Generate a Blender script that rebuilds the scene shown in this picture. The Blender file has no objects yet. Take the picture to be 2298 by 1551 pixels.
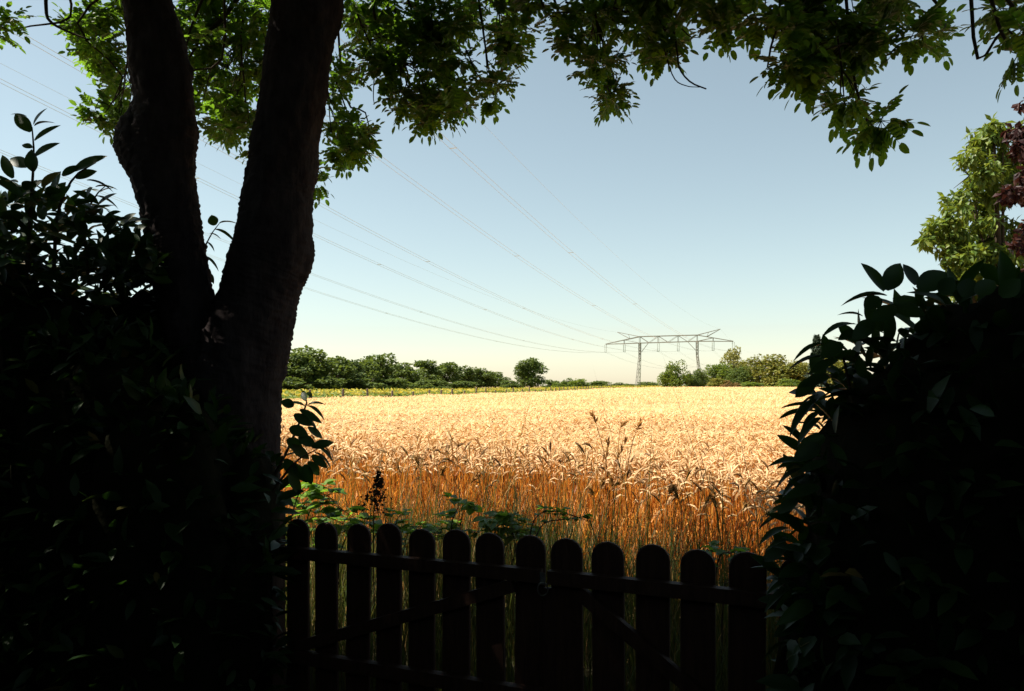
import bpy, math, random
import numpy as np
from mathutils import noise as mnoise, Vector

random.seed(7)
RNG = np.random.default_rng(11)
scene = bpy.context.scene
COL = scene.collection

# ------------------------------------------------------------------ camera
EYE = 1.6
F, CX, HY = 1787.0, 1149.0, 866.0          # focal length and horizon of the photograph, in its pixels
cam_d = bpy.data.cameras.new('camera')
cam = bpy.data.objects.new('camera', cam_d)
COL.objects.link(cam)
cam.location = (0, 0, EYE)
cam.rotation_euler = (math.radians(90), 0, 0)
cam_d.sensor_width = 36.0
cam_d.lens = 28.0
cam_d.shift_y = (HY - 775.5) / 2298.0
cam_d.clip_start = 0.05
cam_d.clip_end = 6000
scene.camera = cam

# ------------------------------------------------------------------ sky and sun
SUN_EL, SUN_AZ = math.radians(57), math.radians(-84)      # azimuth clockwise from +Y (view direction)
world = bpy.data.worlds.new('World')
scene.world = world
world.use_nodes = True
wn = world.node_tree
wn.nodes.clear()
sky = wn.nodes.new('ShaderNodeTexSky')
sky.sky_type = 'NISHITA'
sky.sun_disc = False
sky.sun_elevation = SUN_EL
sky.sun_rotation = SUN_AZ
sky.altitude = 0
sky.air_density = 1.0
sky.dust_density = 0.4
sky.ozone_density = 1.0
tint = wn.nodes.new('ShaderNodeMix')
tint.data_type = 'RGBA'
tint.blend_type = 'MULTIPLY'
tint.inputs[0].default_value = 1.0
tint.inputs[7].default_value = (0.90, 0.88, 0.79, 1)
bg = wn.nodes.new('ShaderNodeBackground')
bg.inputs[1].default_value = 0.065
wo = wn.nodes.new('ShaderNodeOutputWorld')
hs = wn.nodes.new('ShaderNodeHueSaturation')
hs.inputs['Saturation'].default_value = 0.74
hs.inputs['Hue'].default_value = 0.487
wn.links.new(sky.outputs[0], hs.inputs['Color'])
wn.links.new(hs.outputs[0], tint.inputs[6])
wn.links.new(tint.outputs[2], bg.inputs[0])
wn.links.new(bg.outputs[0], wo.inputs[0])
sd = bpy.data.lights.new('sun', 'SUN')
sd.energy = 5.0
sd.angle = math.radians(0.5)
sd.color = (1.0, 0.93, 0.80)
sun = bpy.data.objects.new('sun', sd)
COL.objects.link(sun)
sdir = Vector((math.sin(SUN_AZ) * math.cos(SUN_EL), math.cos(SUN_AZ) * math.cos(SUN_EL), math.sin(SUN_EL)))
sun.rotation_euler = sdir.to_track_quat('Z', 'Y').to_euler()
sun.location = (-20, 20, 40)

vs = scene.view_settings
vs.view_transform = 'Standard'
vs.look = 'None'
vs.exposure = 1.5
vs.gamma = 1.0
vs.use_curve_mapping = False
cy = scene.cycles
cy.max_bounces = 6
cy.diffuse_bounces = 3
cy.glossy_bounces = 2
cy.transmission_bounces = 4
cy.transparent_max_bounces = 4
cy.caustics_reflective = False
cy.caustics_refractive = False
cy.use_denoising = True

# ------------------------------------------------------------------ helpers
def at(px, py, Y):
    """point at depth Y that the photograph shows at pixel (px, py)"""
    return np.array([(px - CX) / F * Y, Y, EYE + (HY - py) / F * Y])

def sstep(a, b, x):
    t = np.clip((np.asarray(x, float) - a) / (b - a), 0, 1)
    return t * t * (3 - 2 * t)

def terrain(X, Y):
    return 0.42 * sstep(2, 30, X) * sstep(20, 130, Y)

def norm(v):
    v = np.asarray(v, float)
    return v / (np.linalg.norm(v, axis=-1, keepdims=True) + 1e-12)

def mesh_np(name, V, faces, smooth=False):
    """faces: list of (n x k) index arrays"""
    me = bpy.data.meshes.new(name)
    V = np.ascontiguousarray(V, dtype=np.float32)
    me.vertices.add(len(V))
    me.vertices.foreach_set('co', V.ravel())
    idx = np.concatenate([f.astype(np.int32).ravel() for f in faces])
    cnt = np.concatenate([np.full(len(f), f.shape[1], np.int32) for f in faces])
    st = np.concatenate([[0], np.cumsum(cnt)[:-1]]).astype(np.int32)
    me.loops.add(len(idx))
    me.loops.foreach_set('vertex_index', idx)
    me.polygons.add(len(cnt))
    me.polygons.foreach_set('loop_start', st)
    me.polygons.foreach_set('loop_total', cnt)
    me.polygons.foreach_set('use_smooth', np.full(len(cnt), smooth, dtype=bool))
    me.update(calc_edges=True)
    me.validate()
    return me

def link(name, me, mats, parent=None, loc=None):
    o = bpy.data.objects.new(name, me)
    if me is not None and mats is not None and len(me.materials) == 0:
        for m in (mats if isinstance(mats, (list, tuple)) else [mats]):
            me.materials.append(m)
    COL.objects.link(o)
    if parent is not None:
        o.parent = parent
    if loc is not None:
        o.location = loc
    return o

def thing(name, label, cat, loc=(0, 0, 0), group=None):
    o = bpy.data.objects.new(name, None)
    o.empty_display_size = 0.2
    COL.objects.link(o)
    o.location = loc
    return tag(o, label, cat, group)

def tag(o, label=None, cat=None, group=None, kind=None):
    if label: o['label'] = label
    if cat: o['category'] = cat
    if group: o['group'] = group
    if kind: o['kind'] = kind
    return o

class Acc:
    """collects shapes into one mesh"""
    def __init__(s): s.V = []; s.F = {}; s.n = 0; s.mi = {}
    def add(s, V, faces):
        V = np.asarray(V, float)
        for f in faces:
            f = np.asarray(f)
            if len(f): s.F.setdefault(f.shape[1], []).append(f + s.n)
        s.V.append(V); s.n += len(V)
    def mesh(s, name, smooth=False):
        return mesh_np(name, np.concatenate(s.V), [np.concatenate(v) for v in s.F.values()], smooth)

def tube(P, R, n=6, close=True):
    P = np.asarray(P, float); R = np.broadcast_to(np.asarray(R, float), (len(P),))
    T = np.gradient(P, axis=0); T = norm(T)
    ref = np.array([0, 0, 1.0]) if abs(T[0][2]) < 0.9 else np.array([1.0, 0, 0])
    V = []
    a = norm(np.cross(T[0], ref))
    ang = np.arange(n) / n * 2 * math.pi
    for i in range(len(P)):
        a = norm(a - T[i] * np.dot(a, T[i])); b = np.cross(T[i], a)
        V.append(P[i] + R[i] * (np.cos(ang)[:, None] * a + np.sin(ang)[:, None] * b))
    V = np.concatenate(V)
    i, j = np.meshgrid(np.arange(len(P) - 1), np.arange(n), indexing='ij')
    i = i.ravel(); j = j.ravel(); k = (j + 1) % n
    Q = np.stack([i * n + j, i * n + k, (i + 1) * n + k, (i + 1) * n + j], 1)
    fs = [Q]
    if close:
        V = np.concatenate([V, P[:1], P[-1:]])
        m = len(P) * n
        jj = np.arange(n); kk = (jj + 1) % n
        fs.append(np.concatenate([np.stack([kk, jj, np.full(n, m)], 1),
                                  np.stack([(len(P) - 1) * n + jj, (len(P) - 1) * n + kk, np.full(n, m + 1)], 1)]))
    return V, fs

def spline(P, n):
    """Catmull-Rom through points P (rows may carry a radius too)"""
    P = np.asarray(P, float)
    Q = np.concatenate([[2 * P[0] - P[1]], P, [2 * P[-1] - P[-2]]])
    out = []
    for t in np.linspace(0, len(P) - 1, n):
        i = min(int(t), len(P) - 2); u = t - i
        p0, p1, p2, p3 = Q[i:i + 4]
        out.append(0.5 * (2 * p1 + (p2 - p0) * u + (2 * p0 - 5 * p1 + 4 * p2 - p3) * u * u + (3 * p1 - p0 - 3 * p2 + p3) * u ** 3))
    return np.array(out)

def box(c, s, ax=None):
    """box centred c with size s; ax = 3x3 rows of axes"""
    c = np.asarray(c, float); s = np.asarray(s, float) / 2
    g = np.array([[x, y, z] for x in (-1, 1) for y in (-1, 1) for z in (-1, 1)], float) * s
    if ax is not None: g = g @ np.asarray(ax, float)
    Fq = np.array([[0, 1, 3, 2], [4, 6, 7, 5], [0, 4, 5, 1], [2, 3, 7, 6], [0, 2, 6, 4], [1, 5, 7, 3]])
    return g + c, [Fq]

def bar(a, b, w, h=None):
    a = np.asarray(a, float); b = np.asarray(b, float); h = h or w
    t = norm(b - a); ref = np.array([0, 0, 1.0]) if abs(t[2]) < 0.95 else np.array([0, 1.0, 0])
    x = norm(np.cross(t, ref)); z = np.cross(x, t)
    return box((a + b) / 2, (w, np.linalg.norm(b - a), h), [x, t, z])

def frames(A, N):
    """rotation matrices whose columns are side, axis, normal"""
    A = norm(A); X = norm(np.cross(A, N)); Nn = np.cross(X, A)
    return np.stack([X, A, Nn], -1)

def scatter(bv, bf, R, P, S):
    """copy the base shape (bv, bf) with rotations R, positions P, scales S into arrays"""
    S = np.asarray(S, float)
    if S.ndim == 1: S = S[:, None] * np.ones(3)
    V = np.einsum('nij,nkj->nki', R, bv[None] * S[:, None, :]) + P[:, None, :]
    n, k = len(P), len(bv)
    off = (np.arange(n) * k)[:, None, None]
    return V.reshape(-1, 3), [(f[None] + off).reshape(-1, f.shape[1]) for f in bf]

def rand_dirs(n):
    return norm(RNG.normal(size=(n, 3)))

def leaf_shape(w=0.36, seg=5, droop=0.12, fold=0.12, tip=1.0, base=0.06, blunt=0.0):
    """leaf along +Y, length 1, width w, folded at the midrib"""
    V = []; Q = []
    for i in range(seg + 1):
        t = i / seg
        ww = w / 2 * (math.sin(math.pi * min(1, base + t * (1 - base)) ** (0.9)) ** (0.8)) if t < 1 else 0.0
        if blunt and t < 1: ww = max(ww, w / 2 * blunt * math.sin(math.pi * t) ** 0.5)
        z = -droop * t * t
        V += [(-ww, t, z + fold * ww * 2), (0, t, z), (ww, t, z + fold * ww * 2)]
    for i in range(seg):
        a = i * 3
        Q += [[a, a + 1, a + 4, a + 3], [a + 1, a + 2, a + 5, a + 4]]
    return np.array(V, float), [np.array(Q)]

# ------------------------------------------------------------------ materials
def nodes(name):
    m = bpy.data.materials.new(name); m.use_nodes = True
    nt = m.node_tree; nt.nodes.clear()
    return m, nt, nt.nodes.new, nt.links.new

def ramp(N, L, fac, stops):
    r = N('ShaderNodeValToRGB')
    while len(r.color_ramp.elements) > len(stops): r.color_ramp.elements.remove(r.color_ramp.elements[-1])
    while len(r.color_ramp.elements) < len(stops): r.color_ramp.elements.new(0.5)
    for e, (p, c) in zip(r.color_ramp.elements, stops):
        e.position = p; e.color = (*c, 1)
    L(fac, r.inputs[0])
    return r.outputs[0]

def leaf_mat(name, stops, trans=0.35, tcol=(0.25, 0.4, 0.03), rough=0.55, spec=0.3, patch=None):
    """thin leaf: colour differs leaf by leaf; light shines through it"""
    m, nt, N, L = nodes(name)
    geo = N('ShaderNodeNewGeometry'); oi = N('ShaderNodeObjectInfo')
    ad = N('ShaderNodeMath'); ad.operation = 'ADD'
    L(geo.outputs['Random Per Island'], ad.inputs[0]); L(oi.outputs['Random'], ad.inputs[1])
    fr = N('ShaderNodeMath'); fr.operation = 'FRACT'; L(ad.outputs[0], fr.inputs[0])
    col = ramp(N, L, fr.outputs[0], stops)
    if patch:
        tc = N('ShaderNodeTexCoord'); nz = N('ShaderNodeTexNoise'); nz.inputs['Scale'].default_value = patch[0]
        L(tc.outputs['Object'], nz.inputs['Vector'])
        mx = N('ShaderNodeMix'); mx.data_type = 'RGBA'
        mr = N('ShaderNodeMapRange'); mr.inputs[1].default_value = patch[1]; mr.inputs[2].default_value = patch[1] + 0.1
        L(nz.outputs[0], mr.inputs[0]); L(mr.outputs[0], mx.inputs[0])
        L(col, mx.inputs[6]); mx.inputs[7].default_value = (*patch[2], 1); col = mx.outputs[2]
    p = N('ShaderNodeBsdfPrincipled'); L(col, p.inputs['Base Color'])
    p.inputs['Roughness'].default_value = rough; p.inputs['Specular IOR Level'].default_value = spec
    out = N('ShaderNodeOutputMaterial')
    if trans > 0:
        t = N('ShaderNodeBsdfTranslucent')
        mu = N('ShaderNodeMix'); mu.data_type = 'RGBA'; mu.inputs[0].default_value = 0.5
        L(col, mu.inputs[6]); mu.inputs[7].default_value = (*tcol, 1); L(mu.outputs[2], t.inputs[0])
        mix = N('ShaderNodeMixShader'); mix.inputs[0].default_value = trans
        L(p.outputs[0], mix.inputs[1]); L(t.outputs[0], mix.inputs[2]); L(mix.outputs[0], out.inputs[0])
    else:
        L(p.outputs[0], out.inputs[0])
    return m

def rough_mat(name, stops, scale=6.0, rough=0.85, spec=0.2, bump=0.4, stretch=(1, 1, 1), detail=6, metal=0.0, bscale=None, bdist=0.02):
    m, nt, N, L = nodes(name)
    tc = N('ShaderNodeTexCoord'); mp = N('ShaderNodeMapping'); mp.inputs['Scale'].default_value = stretch
    L(tc.outputs['Object'], mp.inputs[0])
    nz = N('ShaderNodeTexNoise'); nz.inputs['Scale'].default_value = scale; nz.inputs['Detail'].default_value = detail
    nz.inputs['Roughness'].default_value = 0.65
    L(mp.outputs[0], nz.inputs['Vector'])
    col = ramp(N, L, nz.outputs[0], stops)
    p = N('ShaderNodeBsdfPrincipled'); L(col, p.inputs['Base Color'])
    p.inputs['Roughness'].default_value = rough; p.inputs['Specular IOR Level'].default_value = spec
    p.inputs['Metallic'].default_value = metal
    if bump:
        n2 = N('ShaderNodeTexNoise'); n2.inputs['Scale'].default_value = bscale or scale * 3; n2.inputs['Detail'].default_value = 5
        L(mp.outputs[0], n2.inputs['Vector'])
        b = N('ShaderNodeBump'); b.inputs['Strength'].default_value = bump; b.inputs['Distance'].default_value = bdist
        L(n2.outputs[0], b.inputs['Height']); L(b.outputs[0], p.inputs['Normal'])
    out = N('ShaderNodeOutputMaterial'); L(p.outputs[0], out.inputs[0])
    return m

M = {}
M['bark'] = rough_mat('bark', [(0.3, (0.015, 0.011, 0.012)), (0.7, (0.042, 0.033, 0.033))], 14, 0.95, 0.05, 0.8, (1, 1, 0.35), bdist=0.01)
M['twig'] = rough_mat('twig', [(0.3, (0.025, 0.017, 0.010)), (0.7, (0.06, 0.045, 0.03))], 20, 0.9, 0.1, 0.0)
M['laurel'] = leaf_mat('laurel leaf', [(0.0, (0.010, 0.026, 0.008)), (0.6, (0.016, 0.040, 0.010)), (0.97, (0.03, 0.06, 0.012)), (1.0, (0.16, 0.10, 0.03))],
                       0.16, (0.06, 0.16, 0.01), 0.45, 0.2)
M['laurel_core'] = rough_mat('laurel dark core', [(0.3, (0.006, 0.008, 0.004)), (0.7, (0.016, 0.014, 0.008))], 9, 0.95, 0.02, 0.6)  # near-black: shade inside the hedge put into the colour
M['ash'] = leaf_mat('ash leaflet', [(0.0, (0.018, 0.050, 0.010)), (0.6, (0.034, 0.088, 0.012)), (1.0, (0.08, 0.15, 0.016))],
                    0.43, (0.27, 0.50, 0.02), 0.5, 0.25)
M['far_leaf'] = leaf_mat('oak leaf', [(0.0, (0.035, 0.062, 0.014)), (0.6, (0.065, 0.10, 0.018)), (1.0, (0.11, 0.145, 0.025))], 0.3, (0.22, 0.28, 0.03), 0.6, 0.2)
M['far_leaf_rust'] = leaf_mat('oak leaf turning rust', [(0.0, (0.03, 0.055, 0.016)), (0.6, (0.05, 0.085, 0.020)), (1.0, (0.09, 0.11, 0.025))], 0.25, (0.14, 0.2, 0.03), 0.6, 0.2, patch=(0.35, 0.58, (0.22, 0.09, 0.04)))
M['bright_leaf'] = leaf_mat('bright green leaf', [(0.0, (0.042, 0.082, 0.010)), (0.6, (0.078, 0.125, 0.014)), (1.0, (0.14, 0.165, 0.02))], 0.35, (0.30, 0.36, 0.03), 0.5, 0.25)
M['olive_leaf'] = leaf_mat('olive leaf', [(0.0, (0.07, 0.085, 0.012)), (0.6, (0.13, 0.14, 0.02)), (1.0, (0.22, 0.18, 0.03))], 0.3, (0.28, 0.26, 0.03), 0.6, 0.2)
M['russet_leaf'] = leaf_mat('russet leaf', [(0.0, (0.08, 0.06, 0.02)), (0.6, (0.15, 0.09, 0.03)), (1.0, (0.22, 0.13, 0.05))], 0.3, (0.3, 0.2, 0.04), 0.6, 0.2)
M['pale_leaf'] = leaf_mat('pale feathery leaf', [(0.0, (0.14, 0.14, 0.03)), (0.6, (0.20, 0.20, 0.05)), (1.0, (0.28, 0.24, 0.07))], 0.35, (0.4, 0.36, 0.08), 0.6, 0.2)
M['purple_leaf'] = leaf_mat('purple leaf', [(0.0, (0.014, 0.006, 0.007)), (0.7, (0.028, 0.010, 0.010)), (1.0, (0.06, 0.024, 0.016))], 0.18, (0.09, 0.02, 0.015), 0.5, 0.2)
M['conifer'] = leaf_mat('conifer needle', [(0.0, (0.010, 0.022, 0.012)), (1.0, (0.025, 0.04, 0.018))], 0.1, (0.04, 0.08, 0.02), 0.6, 0.2)
M['bramble'] = leaf_mat('bramble leaf', [(0.0, (0.04, 0.10, 0.014)), (0.6, (0.08, 0.17, 0.02)), (1.0, (0.14, 0.22, 0.03))], 0.45, (0.3, 0.5, 0.03), 0.45, 0.3)
M['dock'] = leaf_mat('dried dock', [(0.0, (0.02, 0.012, 0.008)), (1.0, (0.06, 0.03, 0.012))], 0.1, (0.1, 0.05, 0.02), 0.8, 0.1)
M['straw_ear'] = leaf_mat('ripe wheat ear', [(0.0, (0.54, 0.34, 0.16)), (0.6, (0.67, 0.45, 0.24)), (1.0, (0.76, 0.54, 0.31))], 0.36, (0.88, 0.62, 0.26), 0.6, 0.25)
M['straw_stalk'] = leaf_mat('ripe wheat stalk', [(0.0, (0.18, 0.055, 0.014)), (0.35, (0.44, 0.16, 0.024)), (0.7, (0.60, 0.25, 0.04)), (1.0, (0.70, 0.38, 0.09))], 0.45, (0.90, 0.32, 0.03), 0.55, 0.25)
M['edge_ear'] = leaf_mat('brown edge ear', [(0.0, (0.12, 0.065, 0.03)), (0.6, (0.24, 0.13, 0.05)), (1.0, (0.45, 0.28, 0.11))], 0.25, (0.4, 0.2, 0.06), 0.7, 0.2)  # browner ears, sown mostly along the near edge of the crop
M['grass'] = leaf_mat('verge grass', [(0.0, (0.02, 0.04, 0.01)), (0.55, (0.05, 0.07, 0.018)), (0.8, (0.10, 0.06, 0.025)), (1.0, (0.28, 0.16, 0.05))], 0.3, (0.2, 0.22, 0.03), 0.6, 0.2)
M['dry_grass'] = leaf_mat('dry grass', [(0.0, (0.28, 0.14, 0.05)), (1.0, (0.45, 0.26, 0.09))], 0.35, (0.6, 0.3, 0.08), 0.6, 0.2)
M['sun_leaf'] = leaf_mat('sunflower leaf', [(0.0, (0.07, 0.12, 0.02)), (1.0, (0.16, 0.20, 0.05))], 0.35, (0.3, 0.35, 0.05), 0.6, 0.2)
M['sun_head'] = leaf_mat('sunflower petal', [(0.0, (0.30, 0.25, 0.025)), (1.0, (0.48, 0.38, 0.04))], 0.4, (0.8, 0.55, 0.02), 0.6, 0.2)
M['gate_wood'] = rough_mat('stained gate wood', [(0.3, (0.022, 0.010, 0.007)), (0.7, (0.055, 0.026, 0.016))], 9, 0.7, 0.2, 0.5, (6, 6, 0.6), bdist=0.004)
M['post_wood'] = rough_mat('grey fence post', [(0.3, (0.10, 0.07, 0.05)), (0.7, (0.2, 0.16, 0.12))], 5, 0.9, 0.1, 0.3)
M['iron'] = rough_mat('galvanised steel', [(0.3, (0.22, 0.19, 0.16)), (0.7, (0.34, 0.30, 0.26))], 3, 0.6, 0.4, 0.0, metal=0.2)
M['latch'] = rough_mat('worn latch steel', [(0.3, (0.2, 0.2, 0.2)), (0.7, (0.4, 0.4, 0.4))], 30, 0.4, 0.5, 0.0, metal=0.8)
M['insulator'] = rough_mat('insulator glass', [(0.3, (0.35, 0.36, 0.32)), (0.7, (0.5, 0.5, 0.46))], 3, 0.3, 0.5, 0.0)
M['cable'] = rough_mat('aluminium cable', [(0.3, (0.34, 0.33, 0.32)), (0.7, (0.45, 0.44, 0.43))], 3, 0.6, 0.3, 0.0)
M['ground'] = rough_mat('dry soil and stubble', [(0.3, (0.10, 0.065, 0.03)), (0.55, (0.17, 0.12, 0.05)), (0.75, (0.14, 0.14, 0.05))], 0.8, 0.95, 0.05, 0.6, bscale=9, bdist=0.05)
M['shade_soil'] = rough_mat('shaded garden soil', [(0.3, (0.02, 0.016, 0.010)), (0.7, (0.04, 0.035, 0.018))], 5, 0.95, 0.05, 0.6, bdist=0.03)
M['canopy'] = rough_mat('ripe crop', [(0.25, (0.54, 0.34, 0.16)), (0.5, (0.62, 0.42, 0.21)), (0.75, (0.68, 0.48, 0.26))], 0.9, 0.8, 0.1, 1.0, (1, 2.4, 1), bscale=22, bdist=0.12)
M['crop_green'] = rough_mat('sunflower under-leaves', [(0.3, (0.07, 0.11, 0.02)), (0.7, (0.15, 0.18, 0.04))], 3, 0.9, 0.1, 0.8, bscale=12, bdist=0.1)

# ------------------------------------------------------------------ the ground
def sheet(name, xs, ys, zf, mat, **kw):
    Xg, Yg = np.meshgrid(xs, ys)
    V = np.stack([Xg, Yg, zf(Xg, Yg)], -1).reshape(-1, 3)
    nx, ny = len(xs), len(ys)
    i, j = np.meshgrid(np.arange(ny - 1), np.arange(nx - 1), indexing='ij')
    a = (i * nx + j).ravel()
    return link(name, mesh_np(name, V, [np.stack([a, a + 1, a + nx + 1, a + nx], 1)], True), mat)

gx = np.concatenate([np.linspace(-2500, -100, 12), np.linspace(-90, 120, 84), np.linspace(140, 2500, 12)])
gy = np.concatenate([np.linspace(-600, -20, 8), np.linspace(-12, 260, 109), np.linspace(290, 4000, 14)])
tag(sheet('ground', gx, gy, lambda X, Y: terrain(X, Y), M['ground']), kind='structure')
tag(sheet('shade_ground', np.linspace(-7, 7, 15), np.linspace(-7, 5.2, 14), lambda X, Y: 0.004 + 0 * X, M['shade_soil']), kind='structure')  # dark soil run on past the gate, verge shade put into its colour

# ------------------------------------------------------------------ field boundary, wheat
BX = np.array([-40, -22, -10.5, -7, -2.4, 3, 17, 30, 80, 140.])
BY = np.array([-20, 20, 44, 51.5, 70.5, 89, 146, 148, 140, 132.])
def bound_y(X): return np.interp(X, BX, BY)
def edge_y(X): return 6.35 - 0.52 * X + 0.35 * np.sin(X * 2.3 + 1) + 0.15 * np.sin(X * 6.1)

def in_field(X, Y): return (Y > edge_y(X)) & (Y < bound_y(X)) & (X > -24 + 0 * Y)

# an area of thinner, redder, lower stand in the crop (px 1150-1480, y 1030) and one to the left
def thin_patch(X, Y):
    a = np.exp(-(((X - 0.9) / 1.5) ** 2 + ((Y - 9.1) / 0.6) ** 2) * 1.1)
    b = np.exp(-(((X + 2.7) / 1.6) ** 2 + ((Y - 14.5) / 1.6) ** 2))
    c = np.clip(np.sin(Y * .33 + X * .12 + 1) * np.sin(X * .2 - Y * .08 + .5) - .55, 0, 1) * 0.2 * (Y > 11.5)
    return np.clip(a + b + c, 0, 1)

def wave(X, Y):
    return 0.05 * np.sin(X * 0.7 + Y * 0.33) + 0.04 * np.sin(X * 0.31 - Y * 0.9 + 2) + 0.03 * np.sin(Y * 2.1 + X * 1.1)

def wheat_plant(lod, rng):
    """stalk curving over to a nodding ear; returns (stalk V,F), (ear V,F), height 1"""
    lean = rng.normal(0, 0.05, 2)
    ns = (3, 2, 1)[lod]
    t = np.linspace(0, 1, ns + 1)
    cx = lean[0] * t + 0.03 * t ** 3; cyy = lean[1] * t; cz = 0.90 * t
    w = 0.0026 if lod == 0 else 0.0045
    sv = []; sq = []
    for i in range(ns + 1):
        sv += [(cx[i] - w, cyy[i], cz[i]), (cx[i] + w, cyy[i], cz[i])]
    for i in range(ns): sq.append([2 * i, 2 * i + 1, 2 * i + 3, 2 * i + 2])
    n0 = len(sv)
    for k in range((2, 0, 0)[lod]):        # dried leaf blades
        h = rng.uniform(0.25, 0.7); a = rng.uniform(0, 6.28); ln = rng.uniform(0.10, 0.2)
        b = np.array([np.interp(h, cz, cx), np.interp(h, cz, cyy), h]); d = np.array([math.cos(a), math.sin(a), 0])
        s = np.array([-d[1], d[0], 0]) * 0.004
        m = b + d * ln * 0.5 + [0, 0, 0.06]; e = b + d * ln + [0, 0, -0.06]
        q = len(sv); sv += [tuple(b - s), tuple(b + s), tuple(m - s), tuple(m + s), tuple(e), tuple(e + [0, 0, 0.002])]
        sq += [[q, q + 1, q + 3, q + 2], [q + 2, q + 3, q + 5, q + 4]]
    # ear
    top = np.array([cx[-1], cyy[-1], cz[-1]])
    a = rng.uniform(0, 6.28); d = np.array([math.cos(a), math.sin(a), 0])
    nod = rng.uniform(0.0, 1.0); L = rng.uniform(0.085, 0.12)
    p = [top]; ang = 1.3 - 0.3 * nod
    ns_ = 3 if lod == 0 else 2
    for i in range(ns_):
        ang -= (0.15 + 0.85 * nod) * 3 / ns_
        p.append(p[-1] + (d * math.cos(ang) + np.array([0, 0, math.sin(ang)])) * L / ns_)
    p = np.array(p); rad = np.array([0.003, 0.0085, 0.0075, 0.0015]) if lod == 0 else np.array([0.004, 0.0105, 0.002])
    ev, ef = tube(p, rad, 4 if lod == 0 else 3 if lod == 1 else 2, close=False)
    if lod == 2: ef = [ef[0][::2]]
    ev = list(map(tuple, ev)); ef = list(map(list, ef[0])); tr = []
    if lod == 0:
        s = np.array([-d[1], d[0], 0])
        for k in range(5):
            b = p[1 + (k % 2)]; tipd = (p[3] - p[1]) * (1.1 + 0.4 * rng.random()) + s * rng.normal(0, 0.025) + np.array([0, 0, rng.normal(0, 0.012)])
            q = len(ev); ev += [tuple(b - s * 0.0012), tuple(b + s * 0.0012), tuple(b + tipd)]; tr.append([q, q + 1, q + 2])
    return (np.array(sv), [np.array(sq)]), (np.array(ev), [np.array(ef)] + ([np.array(tr)] if tr else []))

def rotz(a):
    c, s = np.cos(a), np.sin(a); z = np.zeros_like(a); o = np.ones_like(a)
    return np.stack([np.stack([c, -s, z], -1), np.stack([s, c, z], -1), np.stack([z, z, o], -1)], -2)

field = thing('wheat_field', 'field of ripe golden wheat beyond the picket gate', 'wheat field', (0, 7, 0))
field['kind'] = 'stuff'
accS, accE, accB = Acc(), Acc(), Acc()
def sow(y0, y1, dens, lod, scale=1.0, variants=8):
    rng = np.random.default_rng(int(y0 * 10) + 5)
    xa, xb = -0.30 * y1 - 1.6, 0.40 * y1 + 1.6
    n = int((xb - xa) * (y1 - y0) * dens)
    X = rng.uniform(xa, xb, n); Y = rng.uniform(y0, y1, n)
    ok = in_field(X, Y) & (X > -0.30 * Y - 1.6) & (X < 0.40 * Y + 1.6) & (rng.random(n) > 0.8 * thin_patch(X, Y))
    X, Y = X[ok], Y[ok]; n = len(X)
    vid = rng.integers(0, variants, n)
    h = (0.93 + wave(X, Y) + rng.normal(0, 0.055, n)) * (1 - 0.36 * thin_patch(X, Y))
    fr = np.exp(-np.maximum(Y - edge_y(X), 0) / 0.55)
    clump = np.sin(X * 5.3 + 0.7) * np.sin(X * 2.1 + Y * 1.7) + 0.6 * np.sin(X * 13.0 + Y * 4)
    h *= 1 + fr * (-0.02 + 0.09 * clump + rng.normal(0, 0.07, n))
    brown = rng.random(n) < 0.6 * fr * (0.75 + 0.4 * clump)
    for v in range(variants):
        k = vid == v
        (sv, sf), (ev, ef) = wheat_plant(lod, rng)
        P = np.stack([X[k], Y[k], terrain(X[k], Y[k])], -1)
        R = rotz(rng.uniform(0, 6.28, k.sum()))
        S = np.stack([scale * np.ones(k.sum()), scale * np.ones(k.sum()), h[k]], -1)
        if lod < 1: accS.add(*scatter(sv, sf, R, P, S))
        bk = brown[k]
        accE.add(*scatter(ev, ef, R[~bk], P[~bk], S[~bk]))
        if bk.any(): accB.add(*scatter(ev, ef, R[bk], P[bk], S[bk]))
sow(3.5, 9.5, 330, 0)
sow(9.5, 11, 400, 1, 1.05)
sow(11, 13, 240, 1, 1.05)
sow(13, 16, 150, 1, 1.1)
sow(16, 22, 70, 1, 1.15)
sow(8.5, 11, 120, 2, 1.05)
sow(11, 15, 240, 2, 1.1)
sow(15, 30, 200, 2, 1.3)
# far ears: constant density on the picture
rng = np.random.default_rng(77)
n = 75000
Y = 30 * (150 / 30) ** (rng.random(n) ** 1.1); X = rng.uniform(-0.32, 0.45, n) * Y
ok = in_field(X, Y); X, Y = X[ok], Y[ok]; n = len(X)
ev, ef = np.array([(-.009, 0, 0), (.009, 0, 0), (.012, .02, .06), (-.006, .02, .06), (.03, .05, .09)], float), [np.array([[0, 1, 2], [0, 2, 3], [3, 2, 4]])]
sc_ = 0.9 + Y / 45
P = np.stack([X, Y, terrain(X, Y) + 0.86 + wave(X, Y) * 0.7 + rng.normal(0, 0.03, n) - 0.004 * Y * 0.25], -1)
accE.add(*scatter(ev, ef, rotz(rng.uniform(0, 6.28, n)), P, np.stack([sc_ * 1.3, sc_ * 1.3, sc_ * 0.9], -1)))
tag(link('stalks', accS.mesh('stalks'), M['straw_stalk'], field), kind='stuff')
tag(link('edge_ears', accB.mesh('edge_ears'), M['edge_ear'], field), kind='stuff')
tag(link('ears', accE.mesh('ears'), M['straw_ear'], field), kind='stuff')
field.location = (0, 0, 0)
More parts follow.
